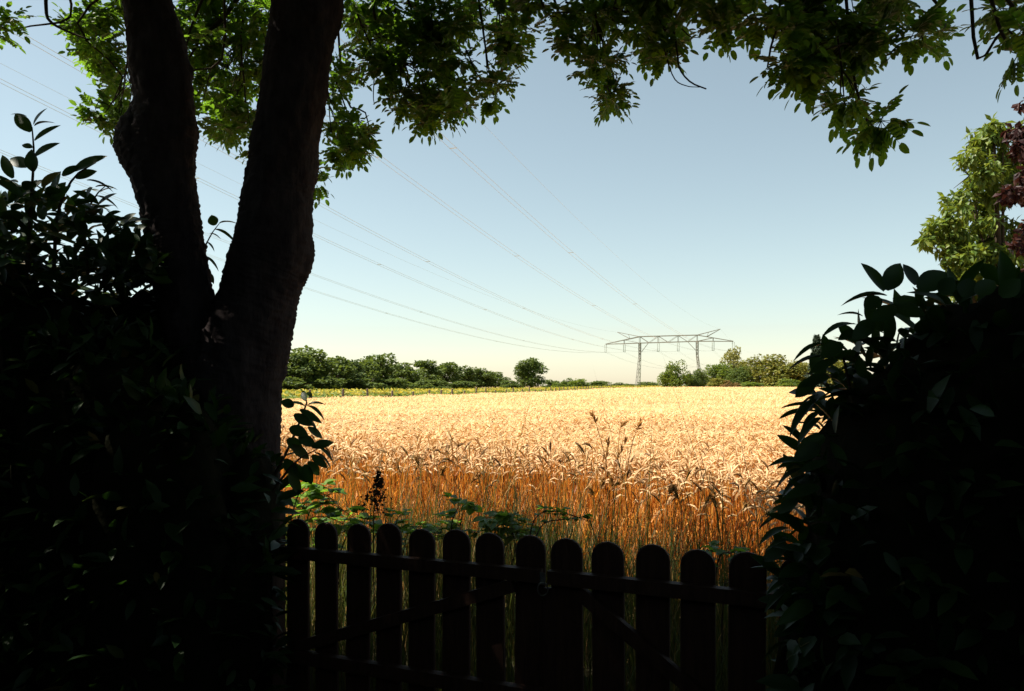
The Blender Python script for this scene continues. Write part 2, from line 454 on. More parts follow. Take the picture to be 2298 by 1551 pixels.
# the closed top of the crop beyond the first metres
xs = np.linspace(-1, 1, 90); ys = 7.6 * (150 / 7.6) ** np.linspace(0, 1, 170)
V = []; keep = []
for y in ys:
    for u in xs:
        x = (u * 0.5 + 0.06) * (y + 5)
        V.append((x, y, terrain(x, y) + (0.68 + 0.145 * sstep(7.6, 10.5, y) + 0.025 * sstep(12, 40, y) + wave(x, y) * 0.8 + 0.035 * mnoise.noise((x * 1.3, y * 0.9, 0))) * (1 - 0.5 * thin_patch(x, y))))
V = np.array(V); nx = len(xs)
i, j = np.meshgrid(np.arange(len(ys) - 1), np.arange(nx - 1), indexing='ij'); a = (i * nx + j).ravel()
Q = np.stack([a, a + 1, a + nx + 1, a + nx], 1)
c = V[Q].mean(1)
Q = Q[(c[:, 1] < bound_y(c[:, 0]) - 0.3) & (c[:, 1] > edge_y(c[:, 0]) + 1.6)]
tag(link('crop_top', mesh_np('crop_top', V, [Q], True), M['canopy'], field), kind='stuff')

# ------------------------------------------------------------------ sunflowers beyond the wheat
sf = thing('sunflower_field', 'strip of yellow flowering sunflowers between wheat and tree line', 'sunflower field')
sf['kind'] = 'stuff'
rng = np.random.default_rng(5)
n = 15000
X = rng.uniform(-40, 60, n); Y = bound_y(X) + 2.2 + 70 * rng.random(n) ** 2.0
ok = (X > -0.36 * Y) & (X < 0.24 * Y); X, Y = X[ok], Y[ok]; n = len(X)
H = 1.22 + rng.normal(0, 0.07, n) - 0.12 * sstep(10, 40, X)
hv, hf = np.array([(0, 0, 0), (.45, .5, .02), (0, 1, 0), (-.45, .5, .02)], float), [np.array([[0, 1, 2], [0, 2, 3]])]
lv, lf = np.array([(0, 0, 0), (.35, .5, .02), (0, 1, -.25), (-.35, .5, .02)], float), [np.array([[0, 1, 2], [0, 2, 3]])]
aH, aL = Acc(), Acc()
d = norm(np.stack([0.6 + rng.normal(0, .3, n), -0.5 + rng.normal(0, .3, n), -0.3 + rng.normal(0, .3, n)], -1))
P0 = np.stack([X, Y, H + terrain(X, Y)], -1)
aH.add(*scatter(hv - [0, .5, 0], hf, frames(d, rand_dirs(n)), P0 - [0, 0, .06], 0.15 + 0.07 * rng.random(n)))
for k in range(4):
    P = P0 - np.stack([0 * X, 0 * X, 0.12 + 0.2 * k + 0.1 * rng.random(n)], -1)
    aL.add(*scatter(lv, lf, frames(rand_dirs(n) * [1, 1, .3], np.array([[0, 0, 1.]]) + 0.3 * rand_dirs(n)), P, 0.28 + 0.1 * rng.random(n)))
tag(link('flower_heads', aH.mesh('flower_heads'), M['sun_head'], sf), kind='stuff')
tag(link('leaves', aL.mesh('leaves'), M['sun_leaf'], sf), kind='stuff')
# under-leaf mass
xs = np.linspace(-40, 70, 120); V = []; vv = np.linspace(0, 1, 14)
for v in vv:
    for x in xs:
        y = bound_y(x) + 2.6 + 90 * v ** 1.5
        V.append((x, y, terrain(x, y) + 0.72 + 0.08 * mnoise.noise((x, y * 0.5, 3))))
V = np.array(V); nx = len(xs)
i, j = np.meshgrid(np.arange(len(vv) - 1), np.arange(nx - 1), indexing='ij'); a = (i * nx + j).ravel()
tag(link('under_leaves', mesh_np('under_leaves', V, [np.stack([a, a + 1, a + nx + 1, a + nx], 1)], True), M['crop_green'], sf), kind='stuff')

# wire fence along the boundary
fence = thing('wire_fence', 'wooden post and wire fence along the far edge of the wheat', 'fence', (-10.5, 44, 0))
pts = []
s = 0
for k in range(60):
    x = np.interp(s, np.concatenate([[0], np.cumsum(np.hypot(np.diff(BX[1:8]), np.diff(BY[1:8])))]), BX[1:8])
    pts.append(np.array([x, bound_y(x) + 0.9, 0])); s += 3.0 + random.uniform(-.5, .5)
    if pts[-1][0] > 17: break
pv, pf = tube([(0, 0, 0), (0, 0, .7), (0.01, 0, 1.32), (0.01, 0, 1.36)], [0.075, 0.07, 0.065, 0.03], 6)
pm = mesh_np('post', pv, pf); pm.materials.append(M['post_wood'])
for p in pts:
    o = link('post', pm, None, fence); o.location = p - np.array([-10.5, 44, 0]) + [0, 0, terrain(p[0], p[1])]
    o.scale = (1.1, 1.1, random.uniform(.88, 1.08)); o.rotation_euler = (random.gauss(0, .03), random.gauss(0, .03), random.random())
w = Acc()
for z in (0.5, 0.85, 1.2):
    w.add(*tube([p + [0.07, -0.05, z] for p in pts], 0.004, 3))
link('wire', w.mesh('wire'), M['iron'], fence).location = (10.5, -44, 0)

# ------------------------------------------------------------------ trees and bushes in the distance
def crown_points(n, blobs, rng):
    """points near the shells of a set of blobs (cx,cy,cz,r)"""
    B = np.array(blobs); w = B[:, 3] ** 2; k = rng.choice(len(B), n, p=w / w.sum())
    d = norm(rng.normal(size=(n, 3)))
    r = B[k, 3] * (0.55 + 0.5 * rng.random(n) ** 0.6)
    return B[k, :3] + d * r[:, None] * [1, 1, 0.85], d

def make_tree(seed, n, leaf, kind='round', trunk_h=0.12, nb=26):
    """crown and trunk meshes of a tree one unit tall, about one unit wide"""
    rng = np.random.default_rng(seed)
    blobs = []
    for i in range(nb):
        a = rng.uniform(0, 6.28); t = rng.random()
        if kind == 'round':
            z = trunk_h + 0.12 + (0.80 - trunk_h) * t; R = 0.40 * math.sin(math.pi * (0.18 + 0.72 * t)) ** 0.7
            r = rng.uniform(0.09, 0.16)
        elif kind == 'bush':
            z = 0.18 + 0.66 * t; R = 0.42 * (1 - 0.55 * t ** 2); r = rng.uniform(0.11, 0.19)
        elif kind == 'airy':
            z = 0.3 + 0.6 * t; R = 0.38 * math.sin(math.pi * (0.2 + .7 * t)); r = rng.uniform(0.06, 0.12)
        q = math.sqrt(rng.random()) * R
        blobs.append((q * math.cos(a), q * math.sin(a), z, r))
    P, D = crown_points(n, blobs, rng)
    P[:, 2] = np.where(P[:, 2] > 1.0, 1.0 - (P[:, 2] - 1.0) * .3, P[:, 2]); P[:, 2] = np.maximum(P[:, 2], 0.02)
    lv, lf = np.array([(0, 0, 0), (.38, .55, .06), (0, 1, -.12), (-.38, .55, .06)], float), [np.array([[0, 1, 2], [0, 2, 3]])]
    A = norm(D * 0.5 + rng.normal(size=(n, 3)) * 0.6 + [0, 0, -0.2]); Nn = norm(D * 0.4 + [0, 0, .7] + rng.normal(size=(n, 3)) * .5)
    V, Fq = scatter(lv, lf, frames(A, Nn), P, leaf * (0.7 + 0.7 * rng.random(n)))
    cm = mesh_np('crown', V, Fq)
    ac = Acc()
    th = trunk_h + 0.35
    ac.add(*tube(spline([(0, 0, -0.02), (0.01, 0, trunk_h), (-0.015, .01, th), (0.01, 0, 0.8)], 8), np.linspace(0.035, 0.006, 8), 6))
    for i in range(7):
        b = blobs[rng.integers(len(blobs))]
        z0 = rng.uniform(trunk_h * .8, th)
        ac.add(*tube(spline([(0, 0, z0), (b[0] * .5, b[1] * .5, (z0 + b[2]) / 2 + .02), (b[0], b[1], b[2])], 5), np.linspace(0.016, 0.004, 5), 5))
    return cm, ac.mesh('trunk')

PROTO = {}
def proto(key, *a, **k):
    if key not in PROTO: PROTO[key] = make_tree(*a, **k)
    return PROTO[key]
round_ids = [proto('r%d' % i, 100 + i, 3200, 0.062, 'round', 0.02, 30) for i in range(5)]
oak_id = proto('oak', 140, 5200, 0.045, 'round', 0.10, 40)
bush_ids = [proto('b%d' % i, 200 + i, 2600, 0.07, 'bush', 0.02, 24) for i in range(4)]
big_bush = [proto('bb%d' % i, 220 + i, 6500, 0.042, 'bush', 0.02, 40) for i in range(3)]
airy_id = proto('airy', 240, 2200, 0.045, 'airy', 0.15, 26)
small_tree = proto('st', 250, 4200, 0.05, 'bush', 0.1, 30)

def put_tree(name, label, cat, pr, px, top, wpx, Y, mat, group=None, base_off=0.0, seed=0):
    X = (px - CX) / F * Y
    zb = float(terrain(X, Y))
    h = EYE + (HY - top) / F * Y - zb + base_off
    w = wpx / F * Y
    t = thing(name, label, cat, (X, Y, zb - base_off), group)
    r = random.Random(int(px * 7 + top) + seed)
    rz = r.uniform(0, 6.28)
    for nm, me, mt in (('crown', pr[0], mat), ('trunk', pr[1], M['twig'])):
        mm = me
        if not me.materials: me.materials.append(mt)
        o = link(nm, mm, None, t)
        o.material_slots[0].link = 'OBJECT'; o.material_slots[0].material = mt
        o.scale = (w * 1.02, w * 1.02, h); o.rotation_euler = (0, 0, rz)
    return t

G1 = 'trees of the far tree line left of the field'
line = [  # px, top, width, Y, label
    (600, 800, 110, 158, 'leftmost tree of the far tree line, half hidden behind the ash trunk', 0),
    (652, 792, 95, 160, 'broad dark green tree just right of the ash trunk in tree line', 1),
    (700, 786, 105, 166, 'tallest round crowned tree of the far tree line', 2),
    (745, 806, 80, 176, 'mid green tree right of the tallest one in the tree line', 3),
    (782, 811, 62, 190, 'tree with a rusty brown patch in the far tree line', 1),
    (818, 814, 70, 205, 'rounded tree between the rust patched tree and the pointed tree', 4),
    (856, 799, 84, 222, 'pointed tree standing above its neighbours mid tree line', 0),
    (905, 824, 76, 245, 'low rounded tree right of the pointed tree in tree line', 2),
    (952, 818, 74, 270, 'small peaked tree mid right in the far tree line', 3),
    (1000, 824, 66, 295, 'dark tree left of the pair of rounded tops in tree line', 4),
    (1036, 830, 56, 320, 'left one of the pair of rounded tops in the tree line', 1),
    (1072, 834, 58, 350, 'right one of the pair of rounded tops in the tree line', 0),
    (1112, 844, 52, 390, 'rightmost and lowest tree of the far tree line', 2),
]
for i, (px, top, w, Y, lab, v) in enumerate(line):
    put_tree('oak_tree', lab, 'tree', round_ids[v], px, top - 3 - 5 * (px > 880), w * 1.4, Y, M['far_leaf_rust'] if 'rusty' in lab else M['far_leaf'], G1, seed=i)
G1b = 'hedgerow bushes under the far tree line'
for i, (px, top, w, Y, lab) in enumerate([
    (640, 840, 120, 150, 'dark hedgerow bush at the left foot of the far tree line'),
    (725, 843, 120, 160, 'dark hedgerow bush under the tallest tree of the tree line'),
    (800, 845, 110, 180, 'dark hedgerow bush under the rust patched tree'),
    (880, 848, 110, 205, 'dark hedgerow bush at the foot of the pointed tree'),
    (960, 851, 100, 235, 'dark hedgerow bush under the small peaked tree'),
    (1035, 854, 90, 270, 'dark hedgerow bush under the pair of rounded tops')]):
    put_tree('hedgerow_bush', lab, 'bush', bush_ids[i % 4], px, top, w, Y, M['far_leaf'], G1b, seed=i)
put_tree('lone_oak_tree', 'lone dark oak with a wide crown at the middle of the skyline', 'tree', oak_id, 1192, 805, 92, 190, M['far_leaf'])
G2 = 'low bushes along the skyline'
for i, (px, top, w, Y, lab, mt) in enumerate([
    (1148, 852, 56, 240, 'small bush left of the lone oak on the skyline', 'far_leaf'),
    (1238, 851, 52, 200, 'bush just right of the lone oak', 'far_leaf'),
    (1272, 845, 44, 205, 'taller dark bush behind the two bright green bushes', 'far_leaf'),
    (1298, 849, 60, 180, 'brightest yellow green bush on the low skyline', 'bright_leaf'),
    (1255, 858, 50, 178, 'low bright green bush right of the lone oak', 'bright_leaf'),
    (1345, 854, 70, 250, 'long low dark bush left of the pylon', 'far_leaf'),
    (1395, 857, 64, 260, 'low dark bush just left of the pylon leg', 'far_leaf'),
    (1455, 856, 72, 260, 'low dark bush just right of the pylon leg', 'far_leaf'),
    (1412, 861, 60, 250, 'lowest bush at the foot of the pylon leg', 'far_leaf')]):
    put_tree('skyline_bush', lab, 'bush', bush_ids[(i * 3) % 4], px, top, w, Y, M[mt], G2, seed=i)
G3 = 'bushes and trees at the right end of the field'
for i, (nm, px, top, w, Y, lab, mt, pr, cat) in enumerate([
    ('small_tree', 1516, 806, 70, 140, 'small bright green tree standing alone right of the pylon leg', 'bright_leaf', small_tree, 'tree'),
    ('dark_bush', 1566, 826, 56, 142, 'dark green bush under the right pylon leg', 'far_leaf', big_bush[0], 'bush'),
    ('green_bush', 1612, 812, 92, 145, 'tall green bush right of the right pylon leg', 'bright_leaf', big_bush[1], 'bush'),
    ('feathery_tree', 1645, 776, 84, 150, 'pale yellowish feathery tree rising above the bushes on the right', 'pale_leaf', airy_id, 'tree'),
    ('dark_bush', 1662, 822, 70, 140, 'dark green bush in front of the pale feathery tree', 'far_leaf', big_bush[2], 'bush'),
    ('low_bush', 1612, 847, 60, 134, 'low olive bush in front of the tall green bush', 'olive_leaf', bush_ids[1], 'bush'),
    ('russet_bush', 1640, 850, 48, 132, 'low russet brown bush at the field edge', 'russet_leaf', bush_ids[2], 'bush'),
    ('arching_bush', 1728, 792, 150, 142, 'wide olive green bush with arching top left of the right hedge', 'olive_leaf', big_bush[0], 'bush'),
    ('olive_bush', 1795, 806, 110, 140, 'olive bush partly hidden behind the right laurel hedge', 'olive_leaf', big_bush[1], 'bush'),
    ('low_bush', 1690, 856, 84, 131, 'lowest bright bush along the field edge on the right', 'bright_leaf', bush_ids[3], 'bush'),
    ('low_bush', 1775, 848, 70, 131, 'low green bush beside the edge of the right hedge', 'bright_leaf', bush_ids[0], 'bush'),
    ('olive_bush', 1880, 800, 130, 142, 'bush glimpsed behind the right hedge leaves', 'olive_leaf', big_bush[2], 'bush')]):
    put_tree(nm, lab, cat, pr, px, top, w, Y, M[mt], G3, seed=i)

# conifer behind the hedge edge
def make_conifer(seed):
    rng = np.random.default_rng(seed); n = 3500
    t = rng.random(n) ** 0.8; a = rng.uniform(0, 6.28, n); tier = 0.75 + 0.25 * np.cos(t * 40)
    R = 0.36 * (1 - t) ** 0.9 * tier * np.sqrt(rng.random(n)) + 0.01
    P = np.stack([R * np.cos(a), R * np.sin(a), 0.06 + 0.93 * t - 0.15 * R], -1)
    lv, lf = leaf_shape(0.35, 2, 0.2, 0.1)
    A = norm(np.stack([np.cos(a), np.sin(a), -0.25 + 0.3 * rng.normal(size=n)], -1))
    V, Fq = scatter(lv, lf, frames(A, np.array([[0, 0, 1.]]) + .3 * rng.normal(size=(n, 3))), P, 0.06 + 0.03 * rng.random(n))
    tv, tf = tube([(0, 0, -.02), (0, 0, .5), (0, 0, .97)], [.022, .014, .003], 6)
    return mesh_np('crown', V, Fq), mesh_np('trunk', tv, tf)
put_tree('conifer_tree', 'dark pointed conifer poking up behind the right laurel hedge', 'tree', make_conifer(3), 1833, 750, 90, 110, M['conifer'])

# garden trees on the right, near
def near_tree(name, label, seed, blobs_px, Y, n, leaf, mat, trunk_px, leafw=0.45):
    rng = np.random.default_rng(seed)
    base = at(trunk_px[0], HY, Y); base[2] = float(terrain(base[0], Y))
    t = thing(name, label, 'tree', tuple(base))
    B = []
    for (px, py, r, dy) in blobs_px:
        c = at(px, py, Y + dy); B.append((*c, r / F * Y))
    sub = []
    for b in B:                                   # every limb's foliage breaks into sprays
        for k in range(9):
            d = norm(rng.normal(size=3)); sub.append((*(np.array(b[:3]) + d * b[3] * rng.uniform(.35, .95)), b[3] * rng.uniform(.22, .42)))
    P, D = crown_points(n, sub, rng)
    lv, lf = leaf_shape(leafw, 2, 0.25, 0.12)
    A = norm(D * 0.4 + rng.normal(size=(n, 3)) * 0.5 + [0, 0, -0.5]); Nn = norm(D * .5 + [0, 0, .6] + rng.normal(size=(n, 3)) * .5)
    V, Fq = scatter(lv, lf, frames(A, Nn), P - base, leaf * (0.7 + 0.6 * rng.random(n)))
    tag(link('crown', mesh_np('crown', V, Fq), mat, t), kind='stuff')
    ac = Acc()
    top = np.array(max(B, key=lambda b: b[2])[:3])
    tr = spline([base * 0, (base * 0 + [0.05, 0, 1.2]), (top - base) * [.6, .6, .6], top - base], 14)
    ac.add(*tube(tr, np.linspace(0.16, 0.02, 14), 8))
    for b in B:
        s0 = tr[rng.integers(3, 8)]
        e = np.array(b[:3]) - base
        ac.add(*tube(spline([s0, (s0 + e) / 2 + [0, 0, .15], e], 7), np.linspace(0.05, 0.01, 7), 5))
        for k in range(4):
            q = e + norm(rng.normal(size=3)) * b[3] * .8
            ac.add(*tube([e, (e + q) / 2, q], [0.012, .009, .004], 4))
    link('trunk', ac.mesh('trunk', True), M['twig'], t)
    return t
near_tree('garden_tree', 'sunlit yellow green tree rising above the right laurel hedge', 61,
          [(2175, 395, 55, 0), (2215, 330, 55, .3), (2250, 300, 40, 0), (2120, 500, 55, 0), (2185, 470, 70, .5), (2250, 420, 75, .6), (2140, 570, 50, -.2),
           (2200, 560, 75, .2), (2270, 540, 80, .6), (2240, 640, 80, 0), (2160, 610, 45, -.3), (2320, 380, 80, .9), (2330, 620, 90, .6), (2230, 250 + 40, 30, 0), (2090, 545, 26, -.2), (2200, 720, 90, .3)],
          17, 11000, 0.17, M['bright_leaf'], (2260, 0))
near_tree('purple_tree', 'dark purple leaved tree at the right edge of the picture', 62,
          [(2320, 330, 60, 0), (2345, 250, 50, 0), (2340, 430, 70, 0), (2350, 540, 70, 0), (2335, 640, 55, 0), (2400, 380, 100, .3), (2420, 560, 110, .3), (2285, 300, 26, 0), (2360, 170, 40, 0), (2430, 240, 80, .3)],
          12, 8000, 0.11, M['purple_leaf'], (2420, 0), 0.8)

# ------------------------------------------------------------------ pylon and power lines
TH = math.radians(21.0)
PC = np.array([(1501 - CX) / F * 200, 200.0, 0.0])
ARM = np.array([math.cos(TH), -math.sin(TH), 0.0]); LINE = np.array([-math.sin(TH), -math.cos(TH), 0.0])
def pyl(px, py, off=0.0):
    k = (px - CX) / F
    u = (k * PC[1] - PC[0]) / (ARM[0] - k * ARM[1])
    p = PC + u * ARM
    z = EYE + (HY - py) / F * p[1]
    return p + off * LINE + np.array([0, 0, z])
zb = float(terrain(PC[0], PC[1]))
pylon = thing('power_pylon', 'wide portal lattice pylon carrying power cables on the skyline', 'pylon', (PC[0], PC[1], zb))
def pp(name, acc, mat='iron'):
    o = link(name, acc.mesh(name), M[mat], pylon); o.location = -np.array([PC[0], PC[1], zb]); return o
def zz(x, y): return (1300 + x * .17406, 700 + y * .17406)
TL = [(340, 415), (580, 363), (780, 320), (1018, 313), (1275, 306), (1520, 300), (1725, 335), (1985, 378)]
BL = [(340, 418), (580, 410), (780, 403), (1018, 396), (1275, 388), (1520, 380), (1725, 379), (1985, 382)]
off = [0.05, .45, .7, .7, .7, .7, .45, .05]
W = 0.17
for nm, ch in (('top_chord', TL), ('bottom_chord', BL)):
    a = Acc()
    for s in (-1, 1):
        P = [pyl(*zz(*c), s * o_) for c, o_ in zip(ch, off)]
        for p, q in zip(P[:-1], P[1:]): a.add(*bar(p, q, W))
    for c, o_ in zip(ch[1:-1], off[1:-1]): a.add(*bar(pyl(*zz(*c), -o_), pyl(*zz(*c), o_), .1))
    pp(nm, a)
a = Acc()
for s in (-1, 1):
    P = [pyl(*zz(*c), s * o_) for c, o_ in zip(TL, off)]; Q_ = [pyl(*zz(*c), s * o_) for c, o_ in zip(BL, off)]
    for i in range(1, 7): a.add(*bar(P[i], Q_[i], .10))
    for i in range(1, 6):
        mid = (Q_[i] + Q_[i + 1]) / 2
        if 2 <= i <= 4: a.add(*bar(P[i], mid, .10)); a.add(*bar(mid, P[i + 1], .08))
        elif i == 1: a.add(*bar(P[1], Q_[2], .1))
        else: a.add(*bar(P[6], Q_[5], .1))
pp('lattice_bracing', a)
for tip, r1, r2 in (((490, 262), (780, 320), (655, 348)), ((1820, 222), (1520, 300), (1640, 322))):
    a = Acc()
    for s in (-.5, .5):
        a.add(*bar(pyl(*zz(*r1), s), pyl(*zz(*tip)), .13)); a.add(*bar(pyl(*zz(*r2), s), pyl(*zz(*tip)), .11))
    m1 = (pyl(*zz(*r1)) + pyl(*zz(*tip))) / 2
    a.add(*bar(m1, pyl(*zz(*r2)), .08))
    pp('earth_wire_peak', a)
for top, brc, fx in (((780, 403), ((890, 402), (800, 520)), 750), ((1520, 380), ((1400, 390), (1510, 505)), 1575)):
    a = Acc()
    k = pyl(*zz(top[0], 560)); tp = pyl(*zz(*top)); base = pyl(*zz(fx, 990)); base[2] = zb - 0.05
    for s in (-1, 1):
        for e in (-1, 1):
            a.add(*bar(tp + LINE * s * .3 + ARM * e * .25, k + LINE * s * .35 + ARM * e * .22, .12))
            f = base + LINE * s * 2.4 + ARM * e * .16
            a.add(*bar(k + LINE * s * .35 + ARM * e * .22, f, .12))
        n_ = 9
        for q in range(n_):
            t0, t1 = q / n_, (q + 1) / n_
            A_ = (k + LINE * s * .35) * (1 - t0) + (base + LINE * s * 2.4) * t0; B_ = (k + LINE * s * .35) * (1 - t1) + (base + LINE * s * 2.4) * t1
            e = 1 if q % 2 else -1
            a.add(*bar(A_ + ARM * e * .2, B_ - ARM * e * .2, .07))
    for q in range(4):
        z0, z1 = q / 4, (q + 1) / 4
        A_, B_ = tp * (1 - z0) + k * z0, tp * (1 - z1) + k * z1
        a.add(*bar(A_ + LINE * .3 + ARM * .2, B_ - LINE * .3 - ARM * .2, .08)); a.add(*bar(A_ - LINE * .3 - ARM * .2, B_ + LINE * .3 + ARM * .2, .08))
    pp('leg', a)
    a = Acc(); a.add(*bar(pyl(*zz(*brc[0])), pyl(*zz(*brc[1])), .13)); pp('knee_brace', a)
INSX = [340, 580, 1018, 1275, 1725, 1985]
INS_BOT = []
for x in INSX:
    a = Acc()
    top = pyl(*zz(x, np.interp(x, [c[0] for c in BL], [c[1] for c in BL]) + 4))
    bot = top.copy(); bot[2] = 10.3
    for s in (-.22, .22):
        n_ = 18; z = np.linspace(0, 1, n_ * 2 + 1); rr = np.where(np.arange(n_ * 2 + 1) % 2, 0.11, 0.03)
        a.add(*tube(top + ARM * s + np.outer(z, bot - top), rr, 6))
    a.add(*bar(bot - ARM * .3, bot + ARM * .3, .08))
    pp('insulator', a, 'insulator'); INS_BOT.append(bot)

def sagz(t): return -0.0525 * t + 0.000515 * t * t
labels = ['lowest twin power cable, from the left end of the pylon', 'second lowest twin power cable sweeping from the pylon to upper left',
          'third twin power cable from the bottom, passing behind both trunks', 'fourth twin power cable from the bottom, leaving at the upper left corner',
          'second highest twin power cable, crossing the mid sky diagonally', 'highest and steepest twin power cable crossing the sky']
for i, b in enumerate(INS_BOT):
    t_ = thing('power_cable', labels[i], 'power cable', tuple(b), 'twin power cables')
    T_ = np.concatenate([np.linspace(-160, 0, 12)[:-1], np.linspace(0, 330, 45)])
    for s in (-.2, .2):
        P = np.outer(T_, LINE) + ARM * s
        zf = np.where(T_ < 0, -0.0525 * -T_ + 0.000515 * T_ ** 2 - 0.02 * -T_, sagz(T_)); P[:, 2] += zf - 0.05
        V, fs = tube(P, 0.0115, 4); link('wire', mesh_np('wire', V, fs), M['cable'], t_)
    a = Acc()
    for t in (30, 75, 112, 137, 160):
        c = t * LINE + np.array([0, 0, sagz(t) - .05]); a.add(*bar(c - ARM * .22, c + ARM * .22, .04))
    link('spacer', a.mesh('spacer'), M['cable'], t_)
for tip, lab in (((490, 262), 'thin single earth wire from the left peak of the pylon'), ((1820, 222), 'thin single earth wire from the right peak of the pylon')):
    b = pyl(*zz(*tip))
    T_ = np.concatenate([np.linspace(-160, 0, 12)[:-1], np.linspace(0, 330, 45)])
    P = np.outer(T_, LINE); P[:, 2] += np.where(T_ < 0, -0.07 * -T_ + .0005 * T_ ** 2, -0.035 * T_ + 0.00045 * T_ * T_)
    V, fs = tube(P, 0.009, 4)
    o = link('earth_wire', mesh_np('earth_wire', V, fs), M['cable'], None, tuple(b)); tag(o, lab, 'power cable', 'thin earth wires')

# ------------------------------------------------------------------ picket gate
PITCH = 0.18
Z0 = PITCH / 0.0455099
def gate_pt(i): return np.array([(-0.26830 + 0.040966 * i) * Z0, (1 - 0.0198236 * i) * Z0, 0.0])
GD = norm(gate_pt(12) - gate_pt(0)); GN = np.array([-GD[1], GD[0], 0.0])     # GN points away from the camera
if GN[1] < 0: GN = -GN
AX = [GD, GN, np.array([0, 0, 1.0])]
def top_z(i): return EYE - np.interp(i, [0, 6, 12], [0.665, 0.642, 0.631])
def picket_mesh(w=0.136, th=0.02):
    prof = [(-w / 2, 0.06), (w / 2, 0.06)]
    for k in range(9):
        a = math.pi * k / 8; prof.append((w / 2 * math.cos(a), 1 - w * .46 + w * .46 * math.sin(a)))
    n = len(prof); c = 0.004
    rings = [(-th / 2, c), (-th / 2 + c, 0), (th / 2 - c, 0), (th / 2, c)]
    V = []
    for (y, ins) in rings:
        for (x, z) in prof:
            V.append((x - math.copysign(min(ins, abs(x)), x), y, z - (ins if z > .1 else -ins)))
    fs = []
    for r in range(3):
        for k in range(n): fs.append([r * n + k, r * n + (k + 1) % n, (r + 1) * n + (k + 1) % n, (r + 1) * n + k])
    cap = [list(range(n))[::-1], list(range(3 * n, 4 * n))]
    me = bpy.data.meshes.new('picket'); me.from_pydata([tuple(v) for v in V], [], fs + cap); me.update()
    me.materials.append(M['gate_wood']); return me
pk = picket_mesh()
def gate_leaf(lab, ids, brace_sign):
    b = gate_pt(ids[0])
    g = thing('picket_gate', lab, 'gate', tuple(b), 'double picket gate')
    ang = math.atan2(GD[1], GD[0])
    rr = random.Random(ids[0] + 3)
    for i in ids:
        o = link('picket', pk, None, g); p = gate_pt(i) - b + GN * 0.0; o.location = p
        o.rotation_euler = (0, rr.gauss(0, .006), ang); o.scale = (rr.uniform(.97, 1.03), 1, top_z(i) + rr.gauss(0, .004))
    i0, i1 = ids[0] - .40, ids[-1] + .40
    def rail(h, hh, nm='rail'):
        a = Acc(); p, q = gate_pt(i0) - b - GN * .034, gate_pt(i1) - b - GN * .034
        p[2] = top_z(i0) - .0 + h; q[2] = top_z(i1) + h
        V, f = bar(p, q, .045, hh); a.add(V, f); link(nm, a.mesh(nm), M['gate_wood'], g)
    rail(-0.158, 0.055); rail(-0.665, 0.06)
    a = Acc()
    ia, ib = (ids[0] + .1, ids[-1] - .3) if brace_sign > 0 else (ids[0] + .35, ids[-1] - .1)
    za, zb_ = (-.62, -.21) if brace_sign > 0 else (-.21, -.62)
    p, q = gate_pt(ia) - b - GN * .032, gate_pt(ib) - b - GN * .032
    if brace_sign < 0: q = gate_pt(ids[0] + 3.6) - b - GN * .032
    p[2] = top_z(ia) + za; q[2] = top_z(ib) + zb_
    a.add(*bar(p, q, .032, .055)); link('brace', a.mesh('brace'), M['gate_wood'], g)
    return g, b
gl, glb = gate_leaf('left leaf of the dark rounded picket gate, nearest the ash trunk', range(0, 8), 1)
gr, grb = gate_leaf('right leaf of the dark rounded picket gate, beside the right hedge', range(8, 15), -1)
# meeting stile of the right leaf, latch on the left leaf
a = Acc(); p = gate_pt(7.56) - grb - GN * .012; q = p.copy(); p[2] = .12; q[2] = top_z(7.5) - .21
a.add(*bar(p, q, .05, .02)); link('stile', a.mesh('stile'), M['gate_wood'], gr)
ring = [at(1218, 1322, gate_pt(7.3)[1] - .06) + np.array([.022 * math.cos(t), -.01 * math.sin(t), .03 * math.sin(t)]) - glb for t in np.linspace(0, 6.28, 15)]
V, f = tube(ring, .003, 5); lp = Acc(); lp.add(*box(ring[4] + [0, .018, .012], (.03, .006, .05), AX)); lpo = link('latch_plate', lp.mesh('latch_plate'), M['latch'], gl)
link('latch_ring', mesh_np('latch_ring', V, f), M['latch'], lpo)
for i, lab, hh in ((-.95, 'dark wooden gate post at the foot of the ash tree', 1.05), (14.9, 'dark wooden gate post inside the right laurel hedge', 1.08)):
    c = gate_pt(i)
    V, f = tube([(0, 0, 0), (0, 0, hh - .03), (0, 0, hh)], [.066, .066, .045], 4); me = mesh_np('gate_post', V, f)
    o = link('gate_post', me, M['gate_wood'], None, tuple(c)); o.rotation_euler = (0, 0, math.atan2(GD[1], GD[0]) + .785)
    tag(o, lab, 'gate post', 'gate posts')

# ------------------------------------------------------------------ laurel hedges
LV, LF = leaf_shape(0.40, 7, 0.16, 0.14, base=0.04)
LV2, LF2 = leaf_shape(0.36, 7, 0.42, 0.22, base=0.04)
LV3, LF3 = leaf_shape(0.50, 7, 0.10, 0.16, base=0.05)
LVs, LFs = leaf_shape(0.40, 3, 0.2, 0.14, base=0.05)
LM = []
for v, f in ((LV, LF), (LV2, LF2), (LV3, LF3)):
    me = mesh_np('leaf', v, f, True); me.materials.append(M['laurel']); LM.append(me)
def mat4(R, P, S):
    from mathutils import Matrix
    m = Matrix.Identity(4)
    for r in range(3):
        for c in range(3): m[r][c] = R[r][c] * S[c]
        m[r][3] = P[r]
    return m
def place_leaf(parent, base, tip, width, up, kind=0, org=(0, 0, 0)):
    ax = np.asarray(tip) - np.asarray(base); ln = np.linalg.norm(ax)
    R = frames(ax[None], np.asarray(up, float)[None])[0]
    w0 = (0.40, 0.36, 0.50)[kind]
    o = link('leaf', LM[kind], None, parent)
    o.matrix_local = mat4(R, np.asarray(base) - org, (width / w0, ln, ln))
    return o

